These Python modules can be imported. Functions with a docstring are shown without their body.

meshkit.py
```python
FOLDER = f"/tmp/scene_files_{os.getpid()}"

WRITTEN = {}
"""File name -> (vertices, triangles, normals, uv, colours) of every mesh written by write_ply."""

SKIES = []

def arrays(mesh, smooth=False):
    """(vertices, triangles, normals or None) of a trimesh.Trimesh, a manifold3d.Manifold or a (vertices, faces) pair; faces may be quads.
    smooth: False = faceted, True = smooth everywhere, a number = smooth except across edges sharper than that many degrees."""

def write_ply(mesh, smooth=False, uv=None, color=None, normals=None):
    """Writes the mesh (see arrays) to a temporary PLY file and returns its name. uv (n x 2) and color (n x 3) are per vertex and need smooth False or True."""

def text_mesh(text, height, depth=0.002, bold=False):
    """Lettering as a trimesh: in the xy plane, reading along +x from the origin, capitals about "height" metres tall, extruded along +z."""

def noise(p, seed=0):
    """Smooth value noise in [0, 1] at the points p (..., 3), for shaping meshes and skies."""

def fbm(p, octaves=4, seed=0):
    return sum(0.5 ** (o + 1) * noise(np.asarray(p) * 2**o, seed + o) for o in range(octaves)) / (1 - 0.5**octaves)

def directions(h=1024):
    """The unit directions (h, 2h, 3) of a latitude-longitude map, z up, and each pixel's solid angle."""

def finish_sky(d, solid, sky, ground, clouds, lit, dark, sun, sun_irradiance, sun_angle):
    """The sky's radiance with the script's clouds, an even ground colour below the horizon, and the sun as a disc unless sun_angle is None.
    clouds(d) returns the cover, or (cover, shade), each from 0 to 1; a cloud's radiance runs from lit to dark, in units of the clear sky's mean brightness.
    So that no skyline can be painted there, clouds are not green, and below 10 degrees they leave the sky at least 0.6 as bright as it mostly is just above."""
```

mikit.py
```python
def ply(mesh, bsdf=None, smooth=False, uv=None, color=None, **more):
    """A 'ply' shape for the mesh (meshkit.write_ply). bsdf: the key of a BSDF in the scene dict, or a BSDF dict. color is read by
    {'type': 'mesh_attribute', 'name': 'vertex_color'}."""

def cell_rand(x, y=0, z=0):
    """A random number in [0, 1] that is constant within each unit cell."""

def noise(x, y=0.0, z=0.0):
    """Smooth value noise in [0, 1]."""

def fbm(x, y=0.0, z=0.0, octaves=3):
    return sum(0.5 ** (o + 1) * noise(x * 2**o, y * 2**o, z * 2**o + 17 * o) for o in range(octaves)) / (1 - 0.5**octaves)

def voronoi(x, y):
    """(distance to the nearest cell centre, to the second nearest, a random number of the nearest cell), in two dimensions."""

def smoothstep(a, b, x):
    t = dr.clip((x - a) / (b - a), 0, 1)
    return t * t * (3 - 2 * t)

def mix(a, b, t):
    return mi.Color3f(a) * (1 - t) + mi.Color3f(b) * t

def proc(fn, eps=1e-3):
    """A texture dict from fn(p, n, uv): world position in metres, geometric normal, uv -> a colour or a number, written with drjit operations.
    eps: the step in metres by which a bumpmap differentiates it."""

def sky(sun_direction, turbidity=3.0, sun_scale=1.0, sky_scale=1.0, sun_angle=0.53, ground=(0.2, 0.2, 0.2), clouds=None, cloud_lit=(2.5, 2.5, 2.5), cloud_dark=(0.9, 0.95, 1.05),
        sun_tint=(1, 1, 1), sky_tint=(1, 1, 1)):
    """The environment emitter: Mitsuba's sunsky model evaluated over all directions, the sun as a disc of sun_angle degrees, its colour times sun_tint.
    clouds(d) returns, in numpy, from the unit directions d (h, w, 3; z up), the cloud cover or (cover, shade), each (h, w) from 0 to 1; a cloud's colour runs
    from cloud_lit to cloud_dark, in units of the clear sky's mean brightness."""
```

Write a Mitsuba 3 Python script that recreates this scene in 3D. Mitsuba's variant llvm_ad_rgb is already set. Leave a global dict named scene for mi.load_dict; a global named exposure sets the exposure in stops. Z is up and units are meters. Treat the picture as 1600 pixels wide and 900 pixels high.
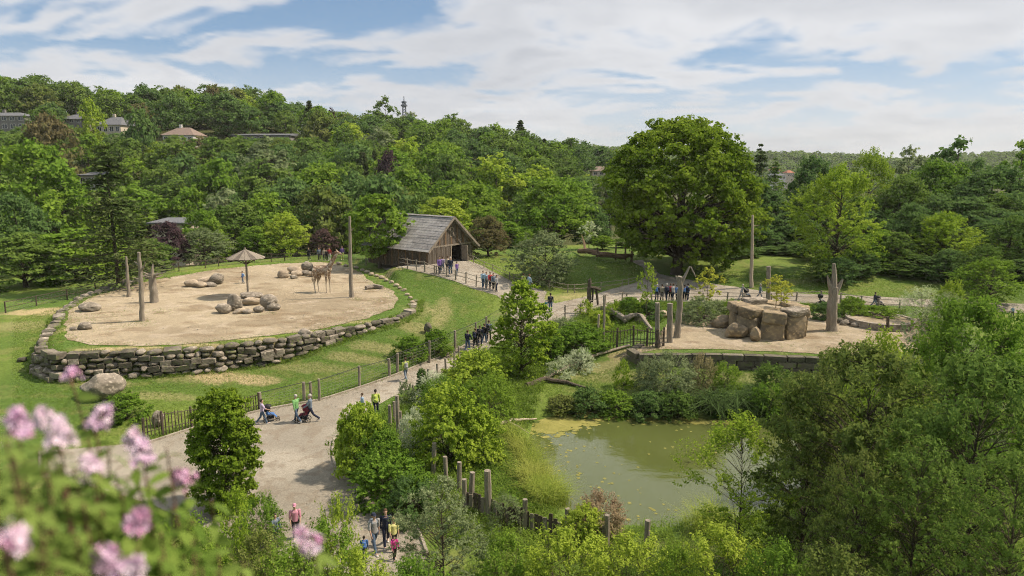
import math
import numpy as np, trimesh, shapely, drjit as dr
import mitsuba as mi, mikit
from mikit import noise, fbm, voronoi, smoothstep, mix, cell_rand, proc
from meshkit import noise as nnoise, fbm as nfbm
from manifold3d import Manifold, set_circular_segments
from scipy.interpolate import RBFInterpolator, RegularGridInterpolator
from scipy.spatial import Delaunay
from shapely.geometry import Polygon, LineString, Point

T = mi.ScalarTransform4f
# ------------------------------------------------------------------ camera, sky, exposure
CAM = np.array([0.0, 0.0, 14.8])
FPX = 1067.0                              # focal length in pixels of a 1600 pixel wide frame
PITCH = math.atan(192 / FPX)
SUN = (0.60, 0.10, 0.79)
exposure = 1.80
FWD = np.array([0, math.cos(PITCH), -math.sin(PITCH)])
UPV = np.array([0, math.sin(PITCH), math.cos(PITCH)])


def cloud_cover(d):
    z = np.maximum(d[..., 2], 0.0)
    k = 1.0 / (z + 0.16)
    u, v = d[..., 0] * k, d[..., 1] * k
    w1 = nfbm(np.stack([u * 1.1, v * 1.1, v * 0 + 5], -1), 3, seed=8) - .5
    w2 = nfbm(np.stack([u * 1.3 + 9, v * 1.3, v * 0 + 6], -1), 3, seed=9) - .5
    u2, v2 = u + 0.7 * w1, v + 0.5 * w2 + 0.16 * u
    big = nfbm(np.stack([u2 * 0.55 + 3.1, v2 * 0.8 + 1.2, u * 0], -1), 3, seed=14)
    fine = nfbm(np.stack([u2 * 1.7, v2 * 2.7, u * 0 + 2], -1), 5, seed=21)
    wisp = nfbm(np.stack([u2 * 6.0, v2 * 8.5, u * 0 + 7], -1), 4, seed=33)
    c = 0.42 * big + 0.34 * fine + 0.24 * wisp
    # a clear lane up to the left of the middle
    c = c + 0.075 * np.clip(d[..., 0] * 2.0, -.45, 1) + 0.02 - 0.16 * np.exp(-((d[..., 0] + 0.17 + 0.9 * (z - .20)) / .20) ** 2 - ((z - 0.205) / .040) ** 2)
    cover = np.clip((c - 0.405) / 0.125, 0, 1)
    cover = cover * cover * (3 - 2 * cover)
    low = np.clip((0.15 - z) / 0.15, 0, 1)
    cover = np.clip(np.maximum(cover * 0.97, 0.70 * low ** 0.9 + 0.25 * cover), 0, 1)
    shade = np.clip((fine - 0.40) * 2.4, 0, 1) * 0.6 + 0.25 * np.clip((wisp - 0.42) * 2.4, 0, 1)
    return cover, shade


scene, labels = {}, {}
scene['camera'] = {'type': 'thinlens', 'fov': math.degrees(2 * math.atan(800 / FPX)), 'fov_axis': 'x', 'aperture_radius': 0.0068, 'focus_distance': 48.0,
                   'near_clip': 0.1, 'far_clip': 9000.0, 'to_world': T().look_at(origin=CAM.tolist(), target=(CAM + FWD).tolist(), up=[0, 0, 1])}
scene['sky'] = mikit.sky(SUN, turbidity=3, sun_angle=2.2, sun_scale=1.12, sun_tint=(0.965, 0.99, 1.06), clouds=cloud_cover, cloud_lit=(2.85, 2.88, 2.98), cloud_dark=(1.72, 1.82, 2.02), ground=(0.06, 0.09, 0.04))

scene['air'] = {'type': 'homogeneous', 'albedo': {'type': 'rgb', 'value': [0.95, 0.955, 0.96]}, 'sigma_t': 0.00012}
scene['camera']['medium'] = {'type': 'ref', 'id': 'air'}
scene['clear_air'] = {'type': 'null'}
scene['haze'] = {'type': 'cube', 'to_world': T().translate([0, 1550, 70]).scale([2750, 2000, 95]), 'bsdf': {'type': 'ref', 'id': 'clear_air'}, 'interior': {'type': 'ref', 'id': 'air'}}
labels['haze'] = {'kind': 'stuff', 'label': 'thin bluish haze in the air over the valley'}

# ------------------------------------------------------------------ helpers


def ray(px, py):
    d = FWD + (px - 800) / FPX * np.array([1.0, 0, 0]) - (py - 450) / FPX * UPV
    return d


def at_z(px, py, z):
    d = ray(px, py)
    return CAM + d * ((z - CAM[2]) / d[2])


def at_y(px, py, y):
    d = ray(px, py)
    return CAM + d * (y / d[1])


def key_for(name, parent=None):
    base = (parent + '__' + name) if parent else name
    if base not in used:
        used.add(base)
        return base
    i = counts.get(base, 0) + 1
    while f'{base}_{i:03d}' in used:
        i += 1
    counts[base] = i
    used.add(f'{base}_{i:03d}')
    return f'{base}_{i:03d}'


used, counts = set(), {}


def thing(name, label, cat, group=None):
    k = key_for(name)
    labels[k] = {'label': label, 'category': cat}
    if group:
        labels[k]['group'] = group
    return k


def put(name, shape, parent=None, to=None, label=None, kind=None):
    k = key_for(name, parent)
    scene[k] = dict(shape) if to is None else {**shape, 'to_world': T(to)}
    if label or kind:
        labels[k] = {}
        if label:
            labels[k]['label'] = label
        if kind:
            labels[k]['kind'] = kind
    return k


def single(name, label, cat, shape, to=None, group=None):
    k = thing(name, label, cat, group)
    scene[k] = dict(shape) if to is None else {**shape, 'to_world': T(to)}
    return k


def mat4(loc=(0, 0, 0), rz=0.0, s=1.0, rx=0.0, ry=0.0):
    m = trimesh.transformations.euler_matrix(rx, ry, rz, 'sxyz')
    s = np.broadcast_to(np.asarray(s, float), (3,))
    m[:3, :3] = m[:3, :3] @ np.diag(s)
    m[:3, 3] = loc
    return m


def cat_mesh(ms):
    vs, fs, n = [], [], 0
    for v, f in ms:
        vs.append(v); fs.append(np.asarray(f) + n); n += len(v)
    return np.vstack(vs), np.vstack(fs)


def tube(pts, radii, sides=7, cap=True, wob=0.0, seed=0):
    p = np.asarray(pts, float)
    r = np.broadcast_to(np.asarray(radii, float), (len(p),))
    t = np.gradient(p, axis=0)
    t /= np.linalg.norm(t, axis=1, keepdims=True) + 1e-12
    ref = np.array([0.31, 0.95, 0.05]) if abs(t[0][2]) > 0.7 else np.array([0, 0, 1.0])
    a = np.cross(t, ref); a /= np.linalg.norm(a, axis=1, keepdims=True) + 1e-12
    b = np.cross(t, a)
    ang = np.arange(sides) * 2 * np.pi / sides
    rr = r[:, None] * np.ones(sides)
    if wob:
        g = np.random.default_rng(seed)
        rr = rr * (1 + wob * (g.random(sides)[None, :] - .5) + wob * .6 * (g.random((len(p), sides)) - .5))
    v = p[:, None] + rr[..., None] * (np.cos(ang)[None, :, None] * a[:, None] + np.sin(ang)[None, :, None] * b[:, None])
    v = v.reshape(-1, 3)
    i, j = np.meshgrid(np.arange(len(p) - 1), np.arange(sides), indexing='ij')
    q = np.stack([i * sides + j, i * sides + (j + 1) % sides, (i + 1) * sides + (j + 1) % sides, (i + 1) * sides + j], -1).reshape(-1, 4)
    f = np.vstack([q[:, [0, 2, 1]], q[:, [0, 3, 2]]])
    if cap:
        n = len(v)
        v = np.vstack([v, p[0], p[-1]])
        k = np.arange(sides); k2 = (k + 1) % sides
        e = (len(p) - 1) * sides
        f = np.vstack([f, np.stack([k * 0 + n, k, k2], 1), np.stack([k * 0 + n + 1, e + k2, e + k], 1)])
    return v, f


def box(x0, x1, y0, y1, z0, z1):
    m = trimesh.creation.box((x1 - x0, y1 - y0, z1 - z0))
    return np.array(m.vertices) + [(x0 + x1) / 2, (y0 + y1) / 2, (z0 + z1) / 2], np.array(m.faces)


def bar(p, q, w, h, up=(0, 0, 1)):
    """A rectangular bar from p to q, w wide and h tall."""
    p, q = np.asarray(p, float), np.asarray(q, float)
    x = q - p; L = np.linalg.norm(x); x /= L
    y = np.cross(up, x); y /= np.linalg.norm(y) + 1e-9
    z = np.cross(x, y)
    v, f = box(0, L, -w / 2, w / 2, -h / 2, h / 2)
    return p + v[:, :1] * x + v[:, 1:2] * y + v[:, 2:] * z, f


def tf(m, mesh):
    v, f = mesh
    return v @ m[:3, :3].T + m[:3, 3], f


# ------------------------------------------------------------------ materials


def pr(name, color, rough=0.8, bump=None, bscale=1.0, beps=0.004, two=True, **kw):
    c = proc(color) if callable(color) else {'type': 'rgb', 'value': list(color)}
    b = {'type': 'principled', 'base_color': c, 'roughness': rough, **({'specular': 0.3} if 'specular' not in kw else {}), **kw}
    if bump:
        b = {'type': 'bumpmap', 'arbitrary': proc(bump, eps=beps), 'scale': bscale, 'bsdf': b}
    scene[name] = {'type': 'twosided', 'bsdf': b} if two else b
    return name


def leafmat(name, c1, c2, c3=None, trans=0.75, rough=0.45, big=5.0, seed=0.0):
    """Leaves: every leaf its own tone (uv.x), every twig its own (uv.y), drifting a little over metres."""
    c3 = c3 or c2

    def fn(p, n, uv):
        a = mix(c1, c2, dr.clip(uv.x * 0.75 + 0.25 * uv.y, 0, 1))
        w = smoothstep(0.35, 0.75, noise(p.x / big + seed, p.y / big, p.z / big))
        return mix(a, mi.Color3f(c3) * (0.8 + 0.4 * uv.x), w * 0.6)
    scene[name] = {'type': 'principledthin', 'base_color': proc(fn), 'roughness': rough, 'diff_trans': trans, 'eta': 1.4}
    return name


def grass_col(p, n, uv):
    a = fbm(p.x * 0.11, p.y * 0.11, 0.0, 4)
    b = fbm(p.x * 0.9 + 7, p.y * 0.9, 1.0, 3)
    c = noise(p.x * 9.0, p.y * 9.0, 0.5)
    g = mix((0.072, 0.125, 0.018), (0.125, 0.175, 0.028), smoothstep(0.35, 0.65, a))
    g = mix(g, (0.185, 0.175, 0.060), smoothstep(0.52, 0.76, b) * 0.40)
    for x, y, r, k in DRY:
        q = dr.sqrt(dr.square((p.x - x) / r[0]) + dr.square((p.y - y) / r[1])) + 0.9 * (b - 0.5) + 0.5 * (c - .5)
        g = mix(g, (0.36, 0.285, 0.155), (1 - smoothstep(0.45, 1.0, q)) * k)
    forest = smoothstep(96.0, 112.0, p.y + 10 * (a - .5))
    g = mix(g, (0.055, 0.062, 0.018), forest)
    return g * (0.70 + 0.50 * c)


def sand_col(p, n, uv):
    a = fbm(p.x * 0.16, p.y * 0.16, 3.0, 4)
    b = fbm(p.x * 1.1, p.y * 1.1, 5.0, 4)
    c = noise(p.x * 14.0, p.y * 14.0, 2.0)
    s = mix((0.462, 0.387, 0.262), (0.355, 0.290, 0.192), smoothstep(0.35, 0.68, a))
    s = mix(s, (0.55, 0.465, 0.345), smoothstep(0.52, 0.75, b) * 0.6)
    s = mix(s, (0.24, 0.17, 0.095), smoothstep(0.52, 0.76, fbm(p.x * 0.5 + 9, p.y * 0.9, 1.0, 4)) * 0.6)
    return s * (0.52 + 0.18 * c)


def path_col(p, n, uv):
    a = fbm(p.x * 0.25, p.y * 0.25, 1.0, 4)
    c = noise(p.x * 22.0, p.y * 22.0, 2.0)
    d = fbm(p.x * 2.0, p.y * 2.0, 6.0, 3)
    s = mix((0.362, 0.328, 0.262), (0.280, 0.252, 0.200), smoothstep(0.35, 0.65, a))
    s = mix(s, (0.225, 0.185, 0.135), smoothstep(0.50, 0.74, d) * 0.6)
    return s * (0.68 + 0.34 * c)


def rough_bump(k, amp=1.0):
    return lambda p, n, uv: amp * (fbm(p.x * k, p.y * k, p.z * k, 4))


def rock_col(c1, c2, c3, k=1.6):
    def fn(p, n, uv):
        a = fbm(p.x * k, p.y * k, p.z * k, 4)
        b = fbm(p.x * k * 5, p.y * k * 5, p.z * k * 5, 3)
        r = mix(c1, c2, smoothstep(0.33, 0.66, a))
        r = mix(r, c3, smoothstep(0.55, 0.72, b) * 0.7)
        return r * (0.75 + 0.5 * b)
    return fn


def wood_col(c1, c2, k=30.0):
    def fn(p, n, uv):
        a = fbm(p.x * k, p.y * k, p.z * 1.8, 3)
        b = fbm(p.x * 2.3, p.y * 2.3, p.z * 1.1, 3)
        return mix(c1, c2, dr.clip(0.6 * smoothstep(0.3, 0.7, a) + 0.5 * (b - 0.25), 0, 1))
    return fn


DRY = []
pr('soil_sand', sand_col, 0.95, lambda p, n, uv: fbm(p.x * 2.2, p.y * 2.2, 0.0, 5), 0.10, 0.03)
pr('path_gravel', path_col, 0.92, rough_bump(16.0), 0.008, 0.01)
pr('rock_grey', rock_col((0.162, 0.142, 0.110), (0.282, 0.246, 0.198), (0.408, 0.360, 0.288)), 0.9, rough_bump(7.0), 0.05, 0.01)
pr('rock_warm', rock_col((0.30, 0.245, 0.175), (0.43, 0.355, 0.26), (0.20, 0.165, 0.12)), 0.9, rough_bump(7.0), 0.04, 0.01)
pr('rock_planter', rock_col((0.155, 0.125, 0.085), (0.275, 0.22, 0.145), (0.36, 0.27, 0.145), 1.0), 0.9, rough_bump(5.0), 0.06, 0.012)
pr('rock_dark', rock_col((0.070, 0.064, 0.048), (0.125, 0.110, 0.085), (0.10, 0.125, 0.04)), 0.9, rough_bump(7.0), 0.05, 0.01)
pr('rock_moss', rock_col((0.12, 0.105, 0.08), (0.20, 0.175, 0.14), (0.12, 0.15, 0.035), 1.1), 0.9, rough_bump(7.0), 0.05, 0.01)
pr('wood_grey', wood_col((0.17, 0.148, 0.118), (0.33, 0.285, 0.225)), 0.85, rough_bump(24.0), 0.006)
pr('wood_pale', wood_col((0.30, 0.25, 0.185), (0.46, 0.39, 0.30)), 0.85, rough_bump(24.0), 0.006)
pr('wood_dark', wood_col((0.055, 0.043, 0.032), (0.13, 0.105, 0.078)), 0.85, rough_bump(24.0), 0.006)
pr('wood_brown', wood_col((0.105, 0.068, 0.038), (0.22, 0.145, 0.085)), 0.85, rough_bump(24.0), 0.006)
pr('bark', wood_col((0.050, 0.040, 0.028), (0.115, 0.094, 0.068), 9.0), 0.9)
pr('shingle', wood_col((0.20, 0.195, 0.19), (0.34, 0.33, 0.32), 5.0), 0.9)
pr('wood_barn', wood_col((0.085, 0.072, 0.058), (0.19, 0.162, 0.132)), 0.85)
pr('shingle_b', wood_col((0.165, 0.16, 0.155), (0.285, 0.275, 0.265), 5.0), 0.9)
pr('shingle_c', wood_col((0.24, 0.235, 0.225), (0.38, 0.37, 0.355), 5.0), 0.9)
pr('window_glass', (0.03, 0.035, 0.04), 0.08, specular=0.6)
pr('wire', (0.16, 0.16, 0.14), 0.6)


def giraffe_col(p, n, uv):
    q = p.x * 0.92 + p.y * 0.75
    w = 0.25 * (noise(p.x * 3, p.y * 3, p.z * 3) - .5)
    d1, d2, r = voronoi((q + w) * 3.4, (p.z + 0.3 * p.y + w) * 3.4)
    edge = smoothstep(0.05, 0.16, d2 - d1)
    low = smoothstep(0.8, 1.5, p.z - 2.4)
    return mix((0.54, 0.47, 0.36), mix((0.21, 0.14, 0.09), (0.28, 0.19, 0.125), r), edge * (0.15 + 0.85 * low))


pr('giraffe_coat', giraffe_col, 0.8)
pr('giraffe_mane', (0.22, 0.11, 0.05), 0.9)
pr('mast_grey', (0.12, 0.135, 0.16), 0.7)
pr('metal_dark', (0.045, 0.047, 0.045), 0.5, metallic=0.3)
pr('concrete', rock_col((0.30, 0.27, 0.22), (0.38, 0.34, 0.28), (0.25, 0.22, 0.17), 3.0), 0.9)
pr('kerb_stone', rock_col((0.26, 0.23, 0.18), (0.36, 0.32, 0.26), (0.17, 0.16, 0.10), 3.0), 0.9)

OAKG = leafmat('leaf_oak', (0.115, 0.205, 0.018), (0.225, 0.320, 0.036), (0.255, 0.345, 0.040), seed=2.0)
GREEN = leafmat('leaf_green', (0.106, 0.209, 0.028), (0.221, 0.354, 0.049), (0.265, 0.381, 0.053))
MID = leafmat('leaf_mid', (0.098, 0.177, 0.039), (0.185, 0.283, 0.061), (0.212, 0.300, 0.064), seed=3.0)
DEEP = leafmat('leaf_cool', (0.086, 0.168, 0.050), (0.168, 0.268, 0.082), (0.160, 0.250, 0.070), seed=9.0)
LIME = leafmat('leaf_lime', (0.204, 0.327, 0.035), (0.362, 0.478, 0.057), (0.425, 0.512, 0.077), seed=5.0)
GREY = leafmat('leaf_grey', (0.150, 0.212, 0.089), (0.275, 0.336, 0.162), (0.310, 0.362, 0.187), seed=7.0)
COPPER = leafmat('leaf_copper', (0.052, 0.037, 0.045), (0.124, 0.079, 0.085), (0.150, 0.102, 0.085), trans=0.4)
BROWNG = leafmat('leaf_browngreen', (0.124, 0.113, 0.057), (0.231, 0.198, 0.094), (0.195, 0.212, 0.075))
OLIVE = leafmat('leaf_olive', (0.106, 0.162, 0.040), (0.209, 0.265, 0.064), (0.248, 0.265, 0.085))
NEEDLE = leafmat('leaf_needle', (0.060, 0.102, 0.032), (0.117, 0.166, 0.053), (0.150, 0.185, 0.061), trans=0.35)
YELLOW = leafmat('leaf_yellow', (0.354, 0.416, 0.049), (0.549, 0.549, 0.095), (0.495, 0.549, 0.085))
PALE = leafmat('leaf_pale', (0.371, 0.442, 0.257), (0.708, 0.760, 0.553), (0.389, 0.478, 0.207))
PINKISH = leafmat('leaf_pinkish', (0.275, 0.231, 0.130), (0.531, 0.371, 0.269), (0.283, 0.336, 0.126))
GRASSB = leafmat('leaf_grass', (0.120, 0.215, 0.030), (0.230, 0.320, 0.060), (0.20, 0.29, 0.045), big=3.0)
REED = leafmat('leaf_reed', (0.045, 0.088, 0.024), (0.120, 0.180, 0.060), (0.085, 0.14, 0.045), big=3.0, rough=0.35)
TALLG = leafmat('leaf_tallgrass', (0.185, 0.283, 0.036), (0.425, 0.478, 0.105), (0.389, 0.407, 0.105), big=1.5)

# ------------------------------------------------------------------ terrain
poly_px = lambda pts, z: Polygon([at_z(x, y, z)[:2] for x, y in pts])
PLAT_Z, ENCL_Z, WATER_Z = 2.4, 1.1, -1.0
PLATEAU = poly_px([(66, 545), (76, 522), (92, 503), (97, 487), (130, 467), (180, 450), (240, 434), (340, 416), (440, 406), (520, 405), (570, 413), (603, 430), (630, 450), (645, 468),
                   (640, 484), (615, 496), (560, 508), (480, 522), (420, 531), (330, 541), (250, 546), (150, 550), (95, 553)], PLAT_Z).buffer(0.8).buffer(-0.8)
ENCLOSURE = poly_px([(988, 548), (1000, 532), (1022, 512), (1042, 500), (1100, 496), (1180, 486), (1290, 486), (1345, 494), (1440, 494), (1480, 520), (1480, 560), (1330, 560), (1250, 556), (1120, 551), (1010, 553)], ENCL_Z)
POND = poly_px([(838, 660), (880, 647), (940, 644), (1010, 650), (1100, 657), (1190, 655), (1250, 680), (1270, 740), (1220, 800), (1120, 812), (1040, 818), (960, 812), (905, 795), (868, 765), (842, 728), (832, 690)], WATER_Z).buffer(0.5).buffer(-0.5)
BASE = [(600, 870, 0), (450, 820, 0), (450, 700, 0), (260, 710, 0), (60, 720, 0), (520, 640, 0), (640, 590, .1), (700, 560, .2), (745, 540, .5), (800, 510, 1.0), (860, 487, 1.5), (960, 463, 1.7), (1040, 468, 1.6),
        (1130, 468, 1.7), (1200, 470, 1.7), (1300, 470, 1.7), (1420, 470, 1.7), (1580, 480, 1.7), (774, 455, 2.4), (712, 435, 3.0), (664, 423, 3.4), (620, 416, 3.4), (700, 408, 3.4), (735, 406, 3.4), (560, 405, 3.0),
        (150, 590, .7), (300, 586, .7), (400, 568, .8), (480, 556, .95), (500, 543, 1.35), (560, 524, 1.75), (620, 500, 2.15), (650, 475, 2.3), (700, 470, 2.1), (740, 480, 1.6), (700, 510, 1.3), (640, 545, .8), (580, 580, .3),
        (250, 640, .15), (100, 640, .3), (30, 580, .8), (30, 530, 1.3), (20, 497, 1.8), (655, 440, 2.6), (606, 425, 2.5), (450, 402, 2.2), (300, 416, 2.2), (180, 446, 2.2), (90, 462, 2.0), (-60, 470, 1.8),
        (820, 410, 3.5), (900, 430, 2.8), (850, 442, 2.4), (1000, 405, 3.2), (1000, 428, 2.3), (1055, 426, 2.4), (1130, 430, 2.6), (1200, 430, 2.8), (1250, 448, 2.2), (1300, 440, 2.6), (1400, 440, 2.6), (1550, 450, 2.5),
        (950, 580, -.1), (1000, 610, -.4), (880, 600, -.2), (1120, 600, -.2), (1200, 600, -.2), (1350, 600, 0), (920, 540, .6), (880, 520, .9), (1000, 545, 1.05), (960, 500, 1.2), (1060, 480, 1.4), (1080, 585, .0), (1180, 585, .0),
        (800, 640, -.3), (780, 700, -.4), (820, 780, -.5), (900, 830, -.5), (1000, 850, -.5), (1150, 850, -.4), (1300, 850, -.2), (1500, 850, .2), (1500, 650, .2), (720, 700, -.1), (700, 800, 0), (650, 640, 0), (760, 590, .2)]
ctl = np.array([[*at_z(x, y, z)[:2], z] for x, y, z in BASE])
far_ctl = [(-75, 60, 1.5), (-75, 90, 0.5), (-60, 105, -1.5), (-35, 112, -1.5), (-10, 112, 1.0), (10, 110, 2.5), (35, 110, 2.5), (60, 105, 2.5), (85, 90, 2.5), (80, 60, 2), (70, 30, 1.5), (-60, 40, .5), (-50, 25, .5), (50, 22, .5)]
ctl = np.vstack([ctl, far_ctl])
RBF = RBFInterpolator(ctl[:, :2], ctl[:, 2], kernel='thin_plate_spline', smoothing=2.0)
SKYLINE = np.array([(-200, 122), (0, 125), (50, 118), (100, 127), (150, 140), (220, 137), (330, 138), (420, 145), (470, 160), (560, 180), (650, 181), (700, 187), (800, 205), (860, 215), (930, 224), (975, 236), (1060, 262), (2000, 285)], float)
CREST_Y = 275.0


def sstep(a, b, x):
    t = np.clip((x - a) / (b - a), 0, 1)
    return t * t * (3 - 2 * t)


def sdist(poly, x, y):
    p = shapely.points(x, y)
    d = shapely.distance(p, poly.exterior)
    return np.where(shapely.contains_xy(poly, x, y), -d, d)


def ground_raw(x, y):
    sh = np.shape(x)
    x, y = np.ravel(x).astype(float), np.ravel(y).astype(float)
    xn, yn = np.clip(x, -75, 85), np.clip(y, 22, 112)
    z = RBF(np.stack([xn, yn], 1))
    # hill behind
    yy = np.maximum(y, 100)
    p = 800 + FPX * x / yy
    sky = np.interp(p, SKYLINE[:, 0], SKYLINE[:, 1])
    crest = CAM[2] + (258 - sky) * CREST_Y / FPX - 12.5
    t = np.clip((yy - 112) / (CREST_Y - 112), 0, 1)
    foot = np.where(p < 950, -1.0, 2.0)
    hill = foot + (crest - foot) * (0.45 * t + 0.55 * t * t * (3 - 2 * t)) - np.clip(yy - CREST_Y, 0, 500) * 0.06
    hill = np.where(yy > 500, hill * (1 - sstep(500, 700, yy)) + sstep(500, 700, yy) * -8, hill)
    ridge = sstep(760, 1150, yy + 0.12 * x) * (34 + 9 * np.sin(x * 0.006 + 1.0) + 5 * np.sin(x * 0.017))
    hill = hill + ridge
    z = z * (1 - sstep(100, 122, y)) + hill * sstep(100, 122, y)
    # the slope below the viewpoint
    ys = np.clip(y, -60, 24)
    slope = 13.0 * np.clip(1 - ys / 23.0, 0, 1.0) ** 1.25
    z = z + np.where(y < 23, slope, 0)
    side = np.clip((np.abs(x) - 75) / 60, 0, 1)
    z = z + side * 2 * np.sin(x * .05) * (y < 130)
    return z.reshape(sh)


def axis(lo, hi, a, b, fine, growth=1.14):
    c = list(np.arange(a, b + 1e-6, fine))
    s, v = fine, b
    up = []
    while v < hi:
        s *= growth; v += s; up.append(v)
    s, v = fine, a
    dn = []
    while v > lo:
        s *= growth; v -= s; dn.append(v)
    return np.array(dn[::-1] + c + up)


GX = axis(-2600, 2600, -46, 46, 0.36)
GY = axis(-300, 3400, 22, 100, 0.36)
gxx, gyy = np.meshgrid(GX, GY, indexing='ij')
gz0 = ground_raw(gxx, gyy)
near = (np.abs(gxx) < 60) & (gyy > 15) & (gyy < 115)
xs, ys = gxx[near], gyy[near]
z = gz0[near]
z = z + 0.10 * (nfbm(np.stack([xs * .35, ys * .35, xs * 0], -1), 3, seed=4) - .5)
s = 1 - sstep(-0.15, 0.40, sdist(PLATEAU, xs, ys))
z = z * (1 - s) + s * (PLAT_Z + 0.16 * (nfbm(np.stack([xs * .25, ys * .25, xs * 0 + 3], -1), 3, seed=5) - .5))
s = 1 - sstep(0.0, 0.50, sdist(ENCLOSURE, xs, ys))
z = z * (1 - s) + s * (ENCL_Z + 0.06 * (nfbm(np.stack([xs * .3, ys * .3, xs * 0 + 3], -1), 3, seed=6) - .5))
sd = sdist(POND, xs, ys)
s = 1 - sstep(-1.2, 1.6, sd)
z = z * (1 - s) + s * (WATER_Z - 0.55)
gz0[near] = z
GI = RegularGridInterpolator((GX, GY), gz0, bounds_error=False, fill_value=0.0)


def gz(x, y):
    return float(GI((x, y)))


def gzv(x, y):
    return GI(np.stack([x, y], -1))


def G(px, py, tmin=12.0):
    """The point of the ground that the photograph shows at this pixel."""
    d = ray(px, py)
    t = np.concatenate([np.linspace(tmin, 130, 900), np.linspace(131, 900, 600)]) / np.linalg.norm(d)
    P = CAM + t[:, None] * d
    h = P[:, 2] - gzv(P[:, 0], P[:, 1])
    i = np.argmax(h < 0)
    if i == 0:
        return P[-1]
    k = h[i - 1] / (h[i - 1] - h[i])
    return P[i - 1] + (P[i] - P[i - 1]) * k


def hpx(p, n_px):
    """Metres that n_px pixels of the photograph span at the point p."""
    return n_px / FPX * float(np.dot(p - CAM, FWD))


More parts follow.
